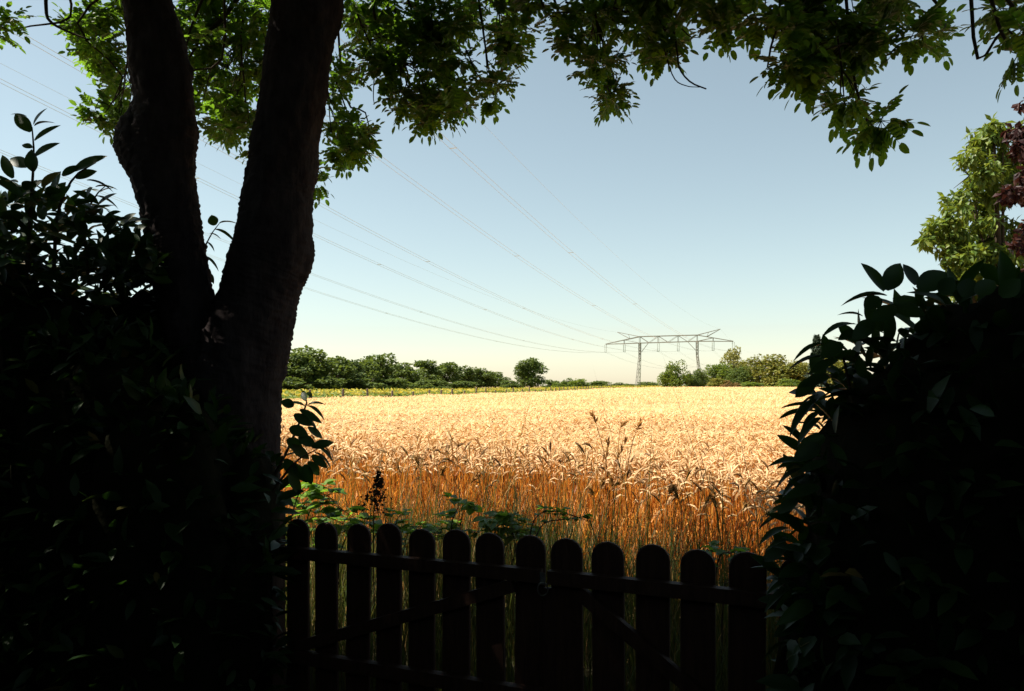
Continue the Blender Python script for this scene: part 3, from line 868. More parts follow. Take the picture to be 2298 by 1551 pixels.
def inside(P, E, k=1.0):
    q = np.zeros(len(P), bool)
    for e in E: q |= (np.abs((P - e[:3]) / (np.array(e[3:]) * k)) ** 3.2).sum(1) < 1
    return q

def squ(d): return d / ((np.abs(d) ** 3.2).sum(-1, keepdims=True) ** (1 / 3.2))

def blob_surface(E, n, rng, inner=0.86):
    w = np.array([(e[3] * e[5] + e[4] * e[5] + e[3] * e[4]) * (1.0 if e[1] > 1.6 else 0.22) for e in E]); k = rng.choice(len(E), n, p=w / w.sum()); Ea = np.array(E)
    d = norm(rng.normal(size=(n, 3)))
    lump = np.array([0.09 * mnoise.noise((d_[0] * 2.2 + kk * 5, d_[1] * 2.2, d_[2] * 2.2)) for d_, kk in zip(d, k)])
    r = rng.uniform(0.84, 1.03, n) + lump
    P = Ea[k, :3] + squ(d) * Ea[k, 3:] * r[:, None]
    nn = norm(d / Ea[k, 3:])
    ok = ~inside(P, E, inner) & (P[:, 2] > 0.03)
    return P[ok], nn[ok]

def hedge(name, label, E, n, seed, org, avoid=None):
    rng = np.random.default_rng(seed)
    t = thing(name, label, 'hedge', org)
    P, nn = blob_surface(E, n, rng)
    if avoid is not None:
        k = ~avoid(P); P, nn = P[k], nn[k]
    m = len(P)
    A = norm(nn * 0.75 + rng.normal(size=(m, 3)) * 0.5 + [0, 0, 0.12]); U = norm(nn * 0.25 + np.array([0, 0, 1.0]) + rng.normal(size=(m, 3)) * .45)
    S = rng.uniform(0.065, 0.145, m)
    # how large each one shows: the largest in view become leaves of their own
    vis = (P[:, 1] > 0.8) & (np.abs(P[:, 0] / np.maximum(P[:, 1], .1)) < 0.66) & (np.abs((P[:, 2] - EYE) / np.maximum(P[:, 1], .1) - .05) < .45)
    facing = -(nn * norm(P - [0, 0, EYE])).sum(1)
    rimness = np.where(vis, (1 - np.abs(facing)) * 1.2 + (facing > -0.25) * 0.4 + rng.random(m) * .3, -1)
    return t, rng, P, nn, A, U, S, np.argsort(-rimness)

def hedge_finish(t, P, A, U, S, order, n_obj, org, E, core_k=0.80):
    Rm = frames(A, U)
    for q in order[:n_obj]:
        kd = q % 3
        o = link('leaf', LM[kd], None, t); o.matrix_local = mat4(Rm[q], P[q] - org, (S[q], S[q], S[q]))
    rest = order[n_obj:]
    V, Fq = scatter(LVs, LFs, Rm[rest], P[rest] - org, S[rest])
    tag(link('foliage', mesh_np('foliage', V, Fq, True), M['laurel'], t), kind='stuff')
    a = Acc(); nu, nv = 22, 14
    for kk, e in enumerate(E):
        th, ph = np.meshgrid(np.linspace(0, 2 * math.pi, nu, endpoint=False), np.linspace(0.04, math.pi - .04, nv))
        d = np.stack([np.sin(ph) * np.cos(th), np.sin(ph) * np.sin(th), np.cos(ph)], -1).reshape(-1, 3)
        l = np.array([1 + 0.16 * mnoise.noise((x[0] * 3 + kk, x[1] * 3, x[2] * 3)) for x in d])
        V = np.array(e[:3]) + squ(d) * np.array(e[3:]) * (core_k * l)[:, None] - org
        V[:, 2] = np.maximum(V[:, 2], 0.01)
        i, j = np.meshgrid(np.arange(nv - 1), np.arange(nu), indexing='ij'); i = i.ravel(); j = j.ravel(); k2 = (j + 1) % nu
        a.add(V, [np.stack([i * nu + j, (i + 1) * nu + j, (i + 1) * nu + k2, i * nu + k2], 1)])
    tag(link('dark_core', a.mesh('dark_core', True), M['laurel_core'], t), kind='stuff')  # solid dark lump, added to stop light leaking through the leaves

def clear_view(P):
    """keep the outline of the hedges where the photograph has it"""
    px = CX + F * P[:, 0] / np.maximum(P[:, 1], .05); py = HY - F * (P[:, 2] - EYE) / np.maximum(P[:, 1], .05)
    return px, py

# right hedge
ER = [(1.74, 2.66, .92, .60, .40, 1.06), (1.62, 2.72, .78, .63, .40, 1.02), (1.50, 2.75, .45, .60, .40, .92), (2.1, 2.45, 1.0, .60, .42, 1.0), (2.6, 2.2, 1.0, .65, .5, 1.0), (3.1, 1.95, 1.1, .7, .5, 1.2), (3.6, 1.3, 1.2, .6, .7, 1.5),
      (3.8, .2, 1.3, .6, .9, 2.2), (3.8, -1.2, 1.4, .6, 1.0, 2.5), (3.6, -2.6, 1.4, .8, .9, 2.7), (2.2, -3.2, 1.4, 1.0, .7, 2.8), (.6, -3.3, 1.4, 1.1, .7, 2.8)]  # unseen side and rear run, added to block sky light from behind
orgR = np.array([1.6, 2.72, 0.0])
RX = np.array([0, 560, 600, 650, 720, 800, 900, 1000, 1100, 1200, 1300, 1400, 1551, 4000.]); RE = np.array([2290, 2150, 2010, 1960, 1905, 1850, 1818, 1795, 1780, 1752, 1745, 1755, 1770, 1790.])
def avoidR(P):
    px, py = clear_view(P); return (P[:, 1] > 1.0) & ((px < np.interp(py, RX, RE)) | (py < np.interp(px, [1900, 2010, 2100, 2300, 2600], [700, 640, 628, 640, 560])))
t, rng, P, nn, A, U, S, order = hedge('laurel_hedge', 'dark glossy laurel hedge right of the picket gate', ER, 20000, 31, tuple(orgR), avoidR)
right_leaves = [  # base, tip, width px, depth, kind
    (1984, 653, 1937, 588, 30, 2.55, 2), (1986, 650, 2024, 588, 46, 2.5, 2), (2055, 640, 2030, 590, 36, 2.45, 2), (2060, 650, 2128, 608, 52, 2.4, 2), (2165, 668, 2178, 622, 44, 2.3, 2),
    (1989, 664, 1899, 646, 15, 2.55, 1), (1975, 668, 1940, 690, 30, 2.5, 0), (1936, 710, 1889, 689, 14, 2.55, 1), (1918, 728, 1848, 724, 24, 2.6, 1), (1925, 745, 1880, 758, 26, 2.6, 0),
    (1850, 772, 1780, 781, 16, 2.65, 1), (1852, 800, 1767, 800, 20, 2.65, 1), (1880, 808, 1812, 831, 22, 2.6, 0), (1860, 845, 1795, 862, 24, 2.6, 0), (1830, 850, 1784, 892, 34, 2.65, 2),
    (1832, 898, 1761, 951, 20, 2.7, 1), (1840, 925, 1797, 946, 14, 2.7, 1), (1842, 938, 1778, 979, 20, 2.7, 1), (1850, 980, 1790, 1008, 34, 2.7, 2), (1800, 1036, 1733, 1021, 20, 2.7, 1), (1840, 1000, 1780, 1030, 40, 2.65, 2),
    (1800, 1052, 1730, 1076, 16, 2.72, 1), (1806, 1070, 1746, 1097, 16, 2.72, 1), (1858, 1037, 1788, 1054, 20, 2.6, 0), (1840, 1094, 1758, 1110, 24, 2.62, 0), (1775, 1134, 1717, 1141, 14, 2.75, 1),
    (1775, 1149, 1697, 1164, 13, 2.75, 1), (1770, 1186, 1702, 1194, 20, 2.75, 1), (1772, 1212, 1715, 1218, 12, 2.75, 1), (1765, 1228, 1706, 1256, 28, 2.75, 0), (1790, 1120, 1740, 1150, 24, 2.7, 0),
    (1776, 1304, 1720, 1314, 14, 2.7, 1), (1780, 1314, 1710, 1350, 15, 2.68, 1), (1790, 1330, 1733, 1352, 14, 2.66, 0), (1824, 1368, 1729, 1400, 26, 2.6, 1), (1790, 1400, 1735, 1425, 20, 2.62, 0),
    (2245, 665, 2290, 625, 42, 2.2, 2), (2110, 660, 2140, 622, 40, 2.35, 2), (2190, 660, 2235, 628, 40, 2.25, 2), (2010, 690, 1960, 715, 30, 2.5, 0), (1960, 720, 1915, 760, 28, 2.55, 0), (1890, 770, 1840, 800, 30, 2.6, 0),
    (2230, 930, 2180, 915, 30, 2.1, 2), (2080, 1345, 2050, 1390, 24, 2.2, 0)]
pr = random.Random(9)
for (bx, by, tx, ty, w, Y, kd) in right_leaves:
    b = at(bx, by, Y); e = at(tx, ty, Y + pr.uniform(-.035, .02))
    up = np.array([0, -0.9, 0.5]) if kd == 2 else np.array([0.0, -0.35, 1.0]) if kd == 1 else np.array([0.1, -0.6, .8])
    o = place_leaf(t, b, e, max(w, 10) / F * Y * (1.0 if kd == 2 else 1.35), up + np.array([pr.gauss(0, .15), pr.gauss(0, .1), 0]), kd, orgR)
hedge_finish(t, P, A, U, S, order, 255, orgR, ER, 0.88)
ac = Acc()
for k in range(26):
    b = np.array([pr.uniform(1.3, 2.6), 0, 0.0]); b[1] = 2.72 - .42 * (b[0] - 1.6) + pr.uniform(-.15, .15)
    e = b + np.array([pr.uniform(-.45, .3), pr.uniform(-.2, .1), pr.uniform(1.2, 1.75)])
    ac.add(*tube(spline([b, (b + e) / 2 + [pr.uniform(-.1, .1), 0, 0], e], 6) - orgR, np.linspace(.02, .004, 6), 5))
link('stems', ac.mesh('stems'), M['twig'], t)

# left hedge
EL = [(-2.45, 4.2, 1.05, .50, .40, 1.16), (-2.95, 4.2, 1.1, .65, .42, 1.26), (-3.6, 4.1, 1.15, .75, .5, 1.34), (-2.0, 3.92, .85, .46, .32, 1.02), (-1.62, 3.70, .62, .38, .24, .98), (-2.0, 4.38, 1.25, .32, .26, 1.0), (-1.30, 3.88, .95, .17, .22, .38), (-1.36, 3.80, .55, .22, .22, .55),
      (-4.3, 2.8, 1.3, .6, .9, 1.6), (-4.4, 1.4, 1.3, .6, 1.0, 2.2), (-4.4, 0, 1.4, .6, 1.0, 2.5), (-4.3, -1.6, 1.4, .7, 1.1, 2.7), (-3.4, -2.9, 1.4, 1.0, .8, 2.8), (-1.4, -3.3, 1.4, 1.2, .7, 2.8)]  # out of view beside and behind the camera, added to keep skylight off
orgL = np.array([-2.5, 4.2, 0.0])
def avoidL(P):
    px, py = clear_view(P)
    top = np.interp(px, [0, 70, 150, 230, 300, 340, 420, 480, 520, 660, 700], [400, 385, 420, 455, 520, 560, 620, 690, 760, 890, 960])
    rt = np.interp(py, [0, 860, 900, 980, 1030, 1080, 1120, 1551], [600, 620, 690, 715, 700, 675, 640, 630])
    return (P[:, 1] > 1.0) & (np.abs(px - CX) < 1300) & ((py < top) | (px > rt))
t, rng, P, nn, A, U, S, order = hedge('laurel_hedge', 'tall dark laurel hedge left of the gate, around the forked ash trunk', EL, 20000, 41, tuple(orgL), avoidL)
qn = 520
qx = rng.uniform(-40, 345, qn); tp = np.interp(qx, [0, 70, 150, 230, 300, 345], [405, 395, 415, 455, 530, 580]); qy = tp + (rng.random(qn) ** 0.75) * (640 - tp)
qP = np.stack([at(x, y, yy) for x, y, yy in zip(qx, qy, rng.uniform(3.75, 4.3, qn))])
qA = norm(rng.normal(size=(qn, 3)) * [.9, .6, .5] + [.25, -.1, .45]); qU = norm(rng.normal(size=(qn, 3)) * .45 + [0, -.3, 1.])
P = np.concatenate([P, qP]); A = np.concatenate([A, qA]); U = np.concatenate([U, qU]); S = np.concatenate([S, rng.uniform(.09, .145, qn)])
order = np.concatenate([np.arange(len(P) - qn, len(P))[np.argsort(qy - tp)], order])
left_leaves = [
    (70, 296, 29, 250, 24, 3.9, 0), (76, 280, 99, 238, 20, 3.9, 0), (78, 283, 114, 259, 10, 3.9, 1), (78, 316, 128, 275, 14, 3.9, 0), (77, 352, 126, 315, 18, 3.9, 0), (73, 332, 47, 322, 12, 3.9, 0), (60, 262, 28, 246, 8, 3.92, 1),
    (62, 375, 18, 350, 24, 3.9, 0), (75, 385, 66, 335, 26, 3.9, 0), (30, 400, 0, 345, 20, 3.9, 0), (40, 410, 0, 395, 14, 3.9, 1), (95, 420, 130, 380, 20, 3.9, 0), (140, 395, 178, 368, 18, 3.9, 0), (165, 385, 232, 343, 22, 3.95, 0), (170, 400, 215, 380, 20, 3.95, 0),
    (215, 420, 258, 408, 12, 3.95, 1), (195, 405, 255, 407, 8, 3.95, 1), (215, 440, 268, 450, 12, 3.95, 1), (195, 440, 205, 420, 20, 3.95, 2), (225, 432, 250, 412, 9, 3.95, 1), (270, 505, 300, 475, 18, 4.0, 0), (280, 500, 318, 492, 22, 4.0, 2), (265, 500, 300, 510, 10, 4.0, 1), (300, 520, 330, 500, 14, 4.0, 0), (250, 520, 280, 520, 18, 4.0, 0),
    (482, 506, 474, 482, 24, 4.35, 2), (492, 502, 527, 486, 7, 4.35, 1), (482, 515, 532, 528, 9, 4.35, 1), (470, 524, 497, 527, 12, 4.35, 1), (462, 543, 486, 556, 11, 4.35, 1), (456, 575, 497, 594, 12, 4.35, 1), (460, 600, 478, 612, 9, 4.35, 1), (464, 612, 482, 628, 12, 4.35, 1), (455, 552, 440, 545, 12, 4.35, 0),
    (689, 910, 722, 894, 12, 3.9, 1), (689, 911, 731, 925, 12, 3.9, 1), (684, 912, 645, 892, 12, 3.9, 1), (687, 900, 677, 874, 12, 3.9, 0), (690, 880, 700, 888, 10, 3.9, 1), (704, 860, 656, 862, 12, 3.95, 1), (660, 910, 630, 900, 18, 3.9, 0), (673, 919, 723, 948, 14, 3.88, 0), (679, 934, 723, 960, 12, 3.88, 1), (660, 930, 700, 955, 18, 3.86, 0),
    (691, 959, 727, 983, 14, 3.86, 0), (700, 1003, 748, 990, 18, 3.84, 0), (712, 1004, 755, 1024, 12, 3.84, 1), (706, 1016, 752, 1037, 10, 3.84, 1), (700, 1022, 735, 1049, 16, 3.84, 0), (691, 1036, 720, 1068, 18, 3.84, 0), (685, 1042, 698, 1089, 20, 3.84, 0), (660, 1040, 690, 1085, 24, 3.84, 2), (670, 980, 710, 1000, 20, 3.84, 0), (655, 1000, 695, 1030, 24, 3.84, 2), (650, 960, 690, 975, 22, 3.84, 0), (650, 1060, 675, 1110, 24, 3.84, 2), (640, 1030, 665, 1070, 22, 3.84, 0), (645, 985, 680, 1010, 22, 3.84, 0)]
pr = random.Random(19)
for (bx, by, tx, ty, w, Y, kd) in left_leaves:
    b = at(bx, by, Y); e = at(tx, ty, Y + pr.uniform(-.04, .04))
    up = np.array([0, -0.9, 0.4]) if kd != 1 else np.array([0, -.3, 1.0])
    place_leaf(t, b, e, max(w, 8) / F * Y * (1.0 if kd == 2 else 1.25), up + np.array([pr.gauss(0, .2), pr.gauss(0, .1), 0]), kd, orgL)
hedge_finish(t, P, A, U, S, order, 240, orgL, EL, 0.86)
ac = Acc()
def stem(pts, Y, r0, r1):
    P_ = spline([at(x, y, Y) for x, y in pts], 9) - orgL; ac.add(*tube(P_, np.linspace(r0, r1, 9), 5))
stem([(60, 620), (70, 450), (76, 350), (72, 285)], 3.9, .01, .003)
stem([(120, 620), (130, 480), (165, 400), (215, 365)], 3.95, .01, .003)
stem([(200, 640), (190, 500), (215, 440), (240, 415)], 3.95, .008, .002)
stem([(430, 700), (452, 580), (472, 530), (492, 502)], 4.35, .007, .002)
stem([(230, 640), (255, 540), (285, 500)], 4.0, .008, .002)
stem([(600, 1100), (650, 1000), (685, 915), (688, 898)], 3.9, .009, .003)
stem([(600, 1120), (660, 1040), (715, 1006)], 3.84, .008, .002)
for k in range(26):
    b = np.array([pr.uniform(-3.4, -1.7), 4.1 + pr.uniform(-.2, .2), 0]); e = b + [pr.uniform(-.3, .3), pr.uniform(-.2, .2), pr.uniform(1.3, 2.1)]
    ac.add(*tube(spline([b, (b + e) / 2 + [pr.uniform(-.1, .1), 0, 0], e], 6) - orgL, np.linspace(.02, .004, 6), 5))
link('stems', ac.mesh('stems'), M['twig'], t)

# ------------------------------------------------------------------ the forked ash
TY = 4.2
ash0 = np.array([(505 - CX) / F * TY, TY + .05, 0.0])
ash = thing('ash_tree', 'forked ash tree with two dark trunks and overhanging leafy boughs', 'tree', tuple(ash0))
def limb(rows, nseg, nring, seed, Y=TY):
    """rows: (py, left px, right px[, dY])"""
    C = []
    for r in rows:
        dY = r[3] if len(r) > 3 else 0.0
        c = at((r[1] + r[2]) / 2, r[0], Y + dY); C.append((*c, (r[2] - r[1]) / 2 / F * (Y + dY)))
    S_ = spline(C, nring)
    V, fs = tube(S_[:, :3], S_[:, 3], nseg, close=False)
    ctr = np.repeat(S_[:, :3], nseg, 0); d = norm(V - ctr)
    amp = []
    for v in V:
        a_ = mnoise.noise((v[0] * 9, v[1] * 9, v[2] * 3.5 + seed)) * .016 + mnoise.noise((v[0] * 34, v[1] * 34, v[2] * 16 + seed)) * .012 + abs(mnoise.noise((v[0] * 60, v[1] * 60, v[2] * 45))) * .016
        amp.append(a_)
    return V + d * np.array(amp)[:, None], fs, S_
acc = Acc()
right_rows = [(-900, 720, 800, .5), (-500, 690, 795, .3), (-200, 655, 785, .1), (0, 620, 764), (100, 605, 744), (200, 589, 730), (300, 573, 713), (367, 564, 708), (430, 549, 699), (500, 536, 701), (567, 523, 699), (600, 512, 684), (650, 498, 668), (700, 482, 658), (760, 455, 647), (820, 430, 637), (900, 402, 627), (1000, 388, 622), (1100, 384, 619), (1300, 382, 622), (1500, 372, 634), (1645, 350, 660)]
left_rows = [(-900, 150, 230, -.4), (-500, 190, 290, -.2), (-200, 240, 350), (0, 276, 383), (67, 288, 402), (133, 296, 420), (233, 304, 431), (290, 296, 436), (335, 292, 432), (387, 300, 429), (467, 321, 438), (520, 330, 446), (567, 337, 456), (633, 350, 470), (690, 366, 484), (760, 385, 510), (840, 400, 560), (950, 410, 590)]
Vr, Fr, SR = limb(right_rows, 56, 400, 0); acc.add(Vr - ash0, Fr)
Vl, Fl, SL = limb(left_rows, 48, 330, 9); acc.add(Vl - ash0, Fl)
# old branch stub on the left limb
sv, sf_, _ = limb([(215, 312, 360), (262, 291, 375), (295, 269, 385), (332, 266, 392), (360, 279, 396), (395, 299, 400), (440, 315, 400), (490, 328, 400)], 48, 90, 4); acc.add(sv - ash0, sf_)
link('trunk', acc.mesh('trunk', True), M['bark'], ash)

# compound leaves
def compound(nl=4, lod=0):
    rng = np.random.default_rng(nl)
    a = Acc()
    t = np.linspace(0, 1, 5); rach = np.stack([0 * t, t * .88, -.10 * t * t], -1)
    if lod == 0: a.add(*tube(rach, [.012, .010, .008, .006, .004], 3, close=False))
    lv, lf = leaf_shape(0.56, 5, .10, .12, base=.10, blunt=.95) if lod == 0 else leaf_shape(0.56, 3, .10, .12, base=.10, blunt=.95)
    if lod == 2: lv, lf = np.array([(0, 0, 0), (.27, .5, .05), (0, 1, -.1), (-.27, .5, .05)], float), [np.array([[0, 1, 2], [0, 2, 3]])]
    for k in range(nl):
        u = .30 + .62 * k / nl; b = np.array([0, u * .88, -.10 * u * u])
        for s in (-1, 1):
            d = norm(np.array([s * .92, .50 + .1 * k / nl, -.10 + rng.normal(0, .1)])); L = .33 - .03 * abs(k - 1.2)
            V, f = scatter(lv, lf, frames(d[None], np.array([[0, -.1 + rng.normal(0, .15), 1.]])), b[None], np.array([L])); a.add(V, f)
    V, f = scatter(lv, lf, frames(np.array([[0, 1., -.2]]), np.array([[0, 0, 1.]])), rach[-1][None], np.array([.34])); a.add(V, f)
    return a
CLM = []
for nl in (3, 4, 5):
    me = compound(nl, 0).mesh('compound_leaf', False); me.materials.append(M['ash']); CLM.append(me)
def comp_arrays(nl, lod=1):
    a = compound(nl, lod); return np.concatenate(a.V), [np.concatenate(v) for v in a.F.values()]
clumps = [  # px, py, rx, ry, depth, sprays
    (215, 90, 65, 70, 5.3, 20), (265, 190, 40, 60, 5.2, 8), (262, 285, 30, 40, 4.9, 6), (170, 60, 30, 35, 5.2, 4), (310, 10, 90, 35, 5.3, 7), (225, 150, 40, 40, 5.4, 5), (225, 270, 30, 30, 4.6, 2),
    (510, 50, 110, 75, 5.5, 34), (500, 170, 85, 75, 5.5, 28), (525, 290, 50, 60, 5.3, 19), (585, 340, 22, 28, 5.2, 3), (440, 270, 10, 35, 4.9, 2), (440, 60, 50, 60, 5.6, 8), (580, 130, 40, 90, 5.5, 9),
    (755, 190, 30, 60, 5.1, 7), (775, 320, 40, 45, 4.9, 13), (712, 405, 8, 25, 4.7, 2), (800, 50, 60, 55, 5.1, 9), (830, 330, 12, 15, 4.9, 1), (765, 365, 25, 15, 4.9, 2),
    (930, 60, 130, 70, 4.9, 30), (960, 160, 115, 75, 4.9, 32), (985, 245, 70, 45, 4.9, 18), (1110, 225, 30, 25, 4.7, 4), (1150, 110, 50, 75, 4.9, 15), (1110, 20, 90, 40, 4.9, 11), (895, 235, 28, 40, 4.7, 4), (955, 285, 25, 20, 4.8, 3), (860, 130, 50, 60, 4.9, 7),
    (1290, 60, 45, 60, 4.6, 8), (1400, 50, 85, 55, 4.6, 19), (1340, 155, 45, 35, 4.5, 6), (1370, 225, 32, 30, 4.4, 5), (1480, 50, 55, 60, 4.4, 9), (1505, 130, 25, 25, 4.3, 3), (1640, 35, 60, 40, 4.2, 7), (1610, 70, 25, 20, 4.2, 2), (1695, 65, 18, 28, 4.0, 2), (1440, 110, 40, 30, 4.5, 4), (1560, 10, 60, 30, 4.3, 5),
    (1840, 50, 90, 55, 3.8, 13), (1850, 145, 80, 55, 3.75, 11), (1785, 170, 30, 40, 3.7, 3), (1895, 235, 38, 28, 3.6, 3), (1955, 300, 26, 22, 3.5, 2), (1980, 50, 45, 45, 3.8, 5), (2075, 115, 40, 28, 3.7, 4), (1920, 110, 50, 50, 3.7, 5),
    (12, 72, 22, 30, 4.4, 3), (2265, 30, 30, 40, 3.2, 3), (2298, 150, 14, 30, 3.2, 1), (2290, 70, 20, 30, 3.2, 2), (420, -60, 300, 50, 5.2, 24), (1000, -60, 330, 50, 4.7, 24), (1600, -60, 330, 50, 4.1, 20), (1900, -60, 100, 40, 3.8, 6)]
rng = np.random.default_rng(23)
LP, LA, LU, LS = [], [], [], []
tw = Acc()
for (cx_, cy_, rx, ry, Y, ns) in clumps:
    anchor = at(cx_ + (-1 if cx_ > 650 else 1) * rng.uniform(60, 220) * (0.6 if cy_ > 0 else 0), min(cy_ - ry - 60, -70), Y - .1 + rng.uniform(0, .4))
    if cx_ > 700: hub = SR[int(rng.uniform(6, 34)), :3]
    else: hub = SR[int(rng.uniform(6, 34)), :3] if cx_ > 480 else SL[int(rng.uniform(6, 34)), :3]
    mid = (anchor + hub) / 2 + np.array([0, 0.0, .45]) 
    tw.add(*tube(spline([hub, mid, anchor], 10) - ash0, np.linspace(.030, .012, 10), 6))
    ctr = at(cx_, cy_, Y)
    arm = spline([anchor, anchor * .62 + ctr * .38 + rng.normal(0, .10, 3), anchor * .25 + ctr * .75 + rng.normal(0, .06, 3), ctr], 10); tw.add(*tube(arm - ash0, np.linspace(.009, .0025, 10), 5))
    for s in range(int(ns * (1.2 if Y < 4.7 else 1.0))):
        a_ = rng.uniform(0, 6.28); q = math.sqrt(rng.random())
        c = at(cx_ + q * rx * math.cos(a_), cy_ + q * ry * math.sin(a_) - 18, Y + rng.normal(0, .22))
        b0 = arm[rng.integers(4, 9)]
        tw.add(*tube(spline([b0, (b0 + c) / 2 + rng.normal(0, .03, 3), c], 5) - ash0, np.linspace(.004, .002, 5), 4))
        m = rng.integers(8, 13); az0 = rng.uniform(0, 6.28)
        for k in range(m):
            az = az0 + k * 6.28 / m + rng.normal(0, .25); el = math.asin(rng.uniform(-.95, .8))
            d = np.array([math.cos(az) * math.cos(el), math.sin(az) * math.cos(el), math.sin(el)])
            LP.append(c - norm(d) * 0.0); LA.append(d); LU.append(np.array([0, 0, 1.]) + rng.normal(0, .25, 3)); LS.append(rng.uniform(.095, .145) if Y > 4.35 else rng.uniform(.115, .165))
LP, LA, LU, LS = map(np.array, (LP, LA, LU, LS))
Rm = frames(LA, LU)
px, py = clear_view(LP)
show = np.where((py > 0) & (py < 420) & (px > -20) & (px < 2320), LS / LP[:, 1] * (1 + .3 * rng.random(len(LP))), -1)
order = np.argsort(-show)
for q in order[:300]:
    o = link('compound_leaf', CLM[q % 3], None, ash); o.matrix_local = mat4(Rm[q], LP[q] - ash0, (LS[q],) * 3)
fol = Acc(); rest = order[300:]
for v, nl in enumerate((3, 4, 5)):
    k = rest[rest % 3 == v]; cv, cf = comp_arrays(nl); fol.add(*scatter(cv, cf, Rm[k], LP[k] - ash0, LS[k]))
# bare twigs hanging free
def twig(pts, Y, r0=.006, r1=.002):
    P_ = spline([at(x, y, Y) for x, y in pts], 12); tw.add(*tube(P_ - ash0, np.linspace(r0, r1, 12), 5))
twig([(1510, 60), (1520, 120), (1525, 155), (1550, 185), (1585, 200)], 4.2, .006, .004); twig([(1490, 110), (1512, 175), (1540, 193), (1570, 196)], 4.2, .004, .002)
twig([(1530, 65), (1548, 82), (1568, 85)], 4.2, .004, .002); twig([(104, -60), (104, 25), (115, 50), (145, 68), (200, 90)], 4.6, .012, .005)
twig([(1718, -60), (1716, 60), (1708, 100), (1706, 122)], 4.0, .004, .002); twig([(2215, -30), (2232, 25), (2250, 80), (2280, 110), (2310, 120)], 3.2, .009, .004); twig([(2262, 90), (2285, 82), (2310, 74)], 3.2, .004, .002)
twig([(560, -40), (500, 40), (450, 90), (425, 130)], 5.3, .02, .006); twig([(470, -40), (430, 60), (415, 120)], 5.2, .012, .004); twig([(840, 170), (838, 215), (840, 235)], 4.8, .004, .002); twig([(1045, 110), (1070, 165), (1090, 190)], 4.7, .005, .002); twig([(890, 260), (884, 290)], 4.7, .002, .001)
twig([(970, -30), (968, 40), (975, 60)], 4.8, .005, .003); twig([(1320, -40), (1305, 60), (1310, 120)], 4.6, .009, .005)
# high crown over the garden: unseen above the frame, shaped to shade the garden
NB = 20000
C0 = np.array([-1.6, 1.4, 6.6]); RR = np.array([6.4, 4.4, 3.5])
d = norm(rng.normal(size=(NB, 3))); r = rng.random(NB) ** .45
P = C0 + d * RR * r[:, None]
side = P[:, 0] / np.maximum(P[:, 1], .3)
ok = (P[:, 2] > np.where(P[:, 1] > 0, 1.6 + .4846 * P[:, 1] + .5 + .5 * (side > .38), 3.3)) & (P[:, 2] > 3.2)
ok &= ~((P[:, 0] < -2.2) & (P[:, 1] > 4.3) & (rng.random(NB) < .55))  # thinned here so sun reaches the leaves below
P = P[ok]; nB = len(P)
Rb = frames(norm(rng.normal(size=(nB, 3)) * [1, 1, .5]), np.array([[0, 0, 1.]]) + .35 * rng.normal(size=(nB, 3)))
cv, cf = comp_arrays(3, 2)
fol.add(*scatter(cv, cf, Rb, P - ash0, rng.uniform(.32, .44, nB)))
for k in range(46):
    h = (SR if k % 2 else SL)[int(rng.uniform(0, 30)), :3]; e = P[rng.integers(nB)]
    tw.add(*tube(spline([h, (h + e) / 2 + [0, 0, .4], e], 8) - ash0, np.linspace(.05, .01, 8), 5))
tag(link('foliage', fol.mesh('foliage'), M['ash'], ash), kind='stuff')
link('branches', tw.mesh('branches', True), M['twig'], ash)

# ------------------------------------------------------------------ verge: grass, brambles, weeds between gate and wheat
rng = np.random.default_rng(51)
bv = np.array([(-.5, 0, 0), (.5, 0, 0), (-.4, .1, .5), (.4, .1, .5), (0, .45, 1.0)]); bfq = [np.array([[0, 1, 3, 2]]), np.array([[2, 3, 4]])]
n = 24000
X = rng.uniform(-3.0, 4.2, n); Y = rng.uniform(3.0, 6.9, n)
gl_y = 3.955 * 1.0 - .4839 * (X + 1.06)
ok = (Y > gl_y + .12) & (Y < edge_y(X) + .35); X, Y = X[ok], Y[ok]; n = len(X)
H = rng.gamma(6, .078, n) * (0.7 + .6 * sstep(0, 1, (Y - gl_y[ok]) / 2))
V, fq = scatter(bv, bfq, rotz(rng.uniform(0, 6.28, n)), np.stack([X, Y, 0 * X], -1), np.stack([.007 + 0 * X, H * .7, H], -1))
vg = link('verge_grass', mesh_np('verge_grass', V, fq), M['grass']); tag(vg, 'mixed green and dry grass between the gate and the wheat', 'grass', kind='stuff')

